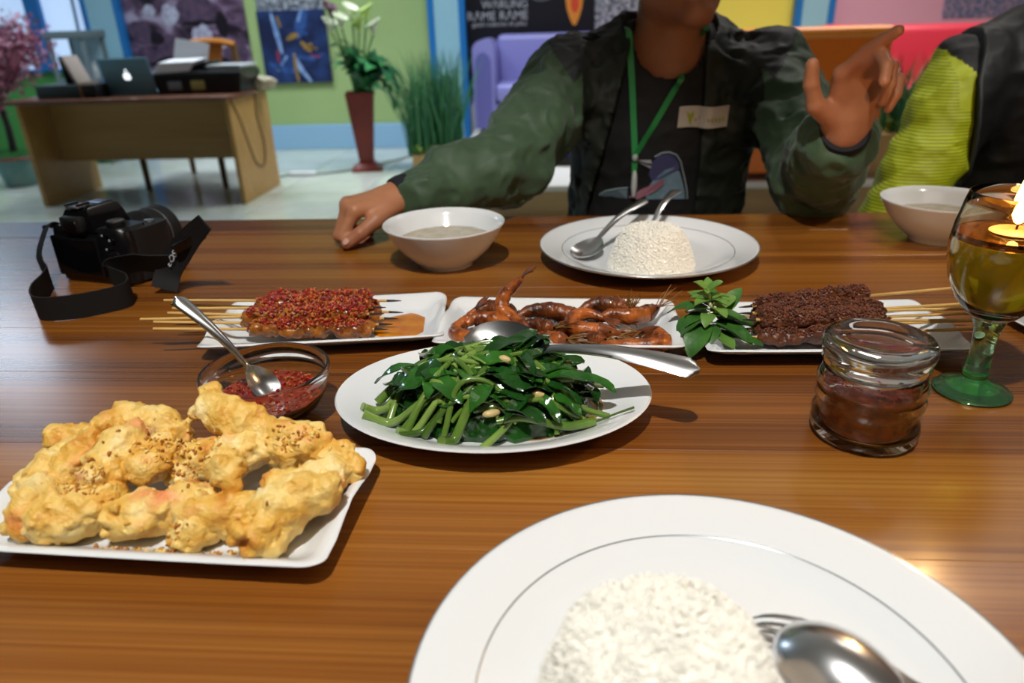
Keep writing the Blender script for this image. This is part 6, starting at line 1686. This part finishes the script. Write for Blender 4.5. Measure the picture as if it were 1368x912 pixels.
def legs(cx, cy, name_m, parent, off):
    pr = [('e', (cx, cy + 0.06, 0.525), (0.17, 0.13, 0.09), None, 0.03)]
    for s in (-1, 1):
        K = (cx + s * 0.13, cy - 0.38, 0.515)
        pr += [('c', (cx + s * 0.085, cy + 0.04, 0.525), K, 0.082, 0.060, 0.03), ('c', K, (cx + s * 0.13, cy - 0.36, 0.10), 0.060, 0.048, 0.02)]
    f = field(pr)
    V, F = mesh_field(lambda P: np.maximum(f(P) - fold(P, 31, 0.003), 0.075 - P[:, 2]), (cx - 0.28, cy - 0.50, 0.05), (cx + 0.28, cy + 0.24, 0.66), 0.008, slack=0.015)
    link('trousers', np_mesh('trousers', V, F, name_m), parent, off)
    for s in (-1, 1):
        x = cx + s * 0.13; fs_ = field([('c', (x, cy - 0.345, 0.045), (x, cy - 0.53, 0.030), 0.042, 0.034, 0.02), ('c', (x, cy - 0.36, 0.05), (x, cy - 0.36, 0.10), 0.042, 0.044, 0.03)])
        V, F = mesh_field(lambda P: np.maximum(fs_(P), 0.001 - P[:, 2]), (x - 0.07, cy - 0.60, -0.01), (x + 0.07, cy - 0.27, 0.16), 0.006, slack=0.004)
        link('shoe', np_mesh('shoe', V, F, mat('shoe_black', '141416', 0.5)), parent, off)


legs(cx, cy, mat('trousers_dark', '1a1d24', 0.8), man, (-cx, -cy, 0))


def stool(label, loc):
    t = thing('wooden_stool', label, 'stool', loc)
    MB().box((0, 0, 0.413), (0.38, 0.32, 0.035), bevel=0.01).build('seat', wd, t)
    for sx in (-1, 1):
        for sy in (-1, 1):
            MB().tube([(sx * 0.16, sy * 0.13, 0), (sx * 0.145, sy * 0.115, 0.40)], [0.017, 0.021], 8).build('leg', wd, t)


stool('plain wooden stool under the man in the dark green jacket', (cx, cy + 0.09, 0))

# ---------------------------------------------------------------- the person at the right edge
qx, qy = 0.885, 1.45
p2 = thing('person', 'person in a yellow-green striped sweater and black vest at the right edge', 'person', (qx, qy, 0.0))
SR2, ER2, WR2 = (0.722, 1.425, 0.935), (0.585, 1.285, 0.705), (0.735, 1.175, 0.600)
SL2, EL2, WL2 = (1.050, 1.425, 0.935), (1.180, 1.31, 0.71), (1.03, 1.19, 0.600)
hp2, HP2, HM2 = head_prims((0.885, 1.385, 1.175), (-0.1, -0.99, -0.02), (0.99, -0.1, 0), (0, 0, 1))
rh2, _ = build_hand(WR2, (0.55, -0.80, 0.02), (-0.8, -0.55, 0), (0, 0, 1), [(25, 30, 20)] * 4, [0.05, 0, -0.05, -0.1], [(-0.3, -0.9, -0.2), (0.1, -0.95, -0.2), (0.2, -0.95, -0.2)])
lh2, _ = build_hand(WL2, (-0.55, -0.80, 0.02), (0.8, -0.55, 0), (0, 0, 1), [(25, 30, 20)] * 4, [0.05, 0, -0.05, -0.1], [(0.3, -0.9, -0.2), (-0.1, -0.95, -0.2), (-0.2, -0.95, -0.2)])
body = torso_prims(qx, qy, -0.035) + [('c', (qx, qy - 0.02, 0.955), (qx, 1.405, 1.10), 0.060, 0.054, 0.04)] + hp2 + arm_prims(SR2, ER2, WR2, 0.043, 0.038, 0.026) + arm_prims(SL2, EL2, WL2, 0.043, 0.038, 0.026) + rh2 + lh2
b2 = link('body', person_mesh('body', body, (0.46, 1.02, 0.44), (1.32, 1.62, 1.32), 0.0042, skin_m), p2, (-qx, -qy, 0))
face_parts(b2, HP2, HM2)
sl2 = arm_prims(SR2, ER2, tuple(Vector(WR2) + Vector((-0.02, 0.01, 0.01))), 0.066, 0.058, 0.040) + arm_prims(SL2, EL2, tuple(Vector(WL2) + Vector((0.02, 0.01, 0.01))), 0.066, 0.058, 0.040)
swf = field(torso_prims(qx, qy, -0.004) + sl2)
V, F = mesh_field(lambda P: np.maximum(np.maximum(swf(P) - fold(P, 41, 0.0042) - sleeve_rings(P, SR2, ER2, 2.2, 0.004, (1, 0, -0.8)) - sleeve_rings(P, SL2, EL2, 2.2, 0.004, (-1, 0, -0.8)), -cone_d(P, V3(qx, qy - 0.03, 0.985), V3(qx, qy - 0.09, 1.16), 0.066, 0.09)), 0.50 - P[:, 2]),
                  (0.48, 1.08, 0.48), (1.30, 1.62, 1.08), 0.0045, slack=0.02)
C_ = V[F].mean(1); dx = np.abs(C_[:, 0] - qx)
mi = np.where((C_[:, 2] > 0.935 + 1.2 * (dx - 0.180)) & (dx > 0.10), 1, np.where((C_[:, 2] > 0.885) & (dx < 0.215) & (dx > 0.10), 2, 0))
st_m = bpy.data.materials.new('sweater_striped'); st_m.use_nodes = True; nt = st_m.node_tree; pp = nt.nodes['Principled BSDF']
tc = nt.nodes.new('ShaderNodeTexCoord'); wv = nt.nodes.new('ShaderNodeTexWave'); wv.wave_type = 'BANDS'; wv.bands_direction = 'Z'; wv.inputs['Scale'].default_value = 62; wv.inputs['Distortion'].default_value = 1.0; wv.inputs['Detail Scale'].default_value = 0.2
rp = nt.nodes.new('ShaderNodeValToRGB'); rp.color_ramp.elements[0].color = lin('8f9a0c'); rp.color_ramp.elements[1].color = lin('c9d61e'); rp.color_ramp.elements[0].position = 0.25; rp.color_ramp.elements[1].position = 0.6
nt.links.new(tc.outputs['Object'], wv.inputs['Vector']); nt.links.new(wv.outputs['Fac'], rp.inputs[0]); nt.links.new(rp.outputs[0], pp.inputs['Base Color']); pp.inputs['Roughness'].default_value = 0.6
link('sweater', np_mesh('sweater', V, F, [st_m, mat('sweater_charcoal', '2a2b2d', 0.7), mat('sweater_lime', 'c2cf1c', 0.55)], mi), p2, (-qx, -qy, 0))
vf = field(torso_prims(qx, qy, 0.012) + arm_prims(SR2, ER2, WR2, 0.076, 0.066, 0.045) + arm_prims(SL2, EL2, WL2, 0.076, 0.066, 0.045))
s1, s2 = V3(*SR2), V3(*SL2)


def vest_d(P):
    d = vf(P) - fold(P, 51, 0.003)
    dxx = np.abs(P[:, 0] - qx)
    d = np.maximum(d, dxx - (0.188 - 0.30 * np.clip(P[:, 2] - 0.93, 0, 0.1)))
    d = np.maximum(d, -cone_d(P, V3(qx, qy - 0.03, 0.985), V3(qx, qy - 0.09, 1.16), 0.070, 0.094)); return np.maximum(d, 0.52 - P[:, 2])


V, F = mesh_field(vest_d, (0.67, 1.10, 0.50), (1.10, 1.62, 1.10), 0.0045, slack=0.02)
ve = link('vest', np_mesh('vest', V, F, mat('vest_black', '17181a', 0.55, bump=0.15, bscale=400, bdist=0.0005)), p2, (-qx, -qy, 0))
vt = []
for z in np.linspace(0.72, 1.0, 22):
    w_ = 0.188 - 0.30 * min(max(z - 0.93, 0), 0.1); x = qx - w_ + 0.002; y = surf_y(x, z, (vest_d,), 1.2, 1.5)
    if y < 1.499: vt.append((x, y - 0.001, z))
MB().tube(vt, 0.004, 6).build('armhole_piping', mat('piping_grey', '2f3133', 0.5), ve)
legs(qx, qy, mat('trousers_navy', '1c2230', 0.8), p2, (-qx, -qy, 0))
stool('plain wooden stool under the person in the yellow-green sweater', (qx, qy + 0.09, 0))
bpy.context.view_layer.update()
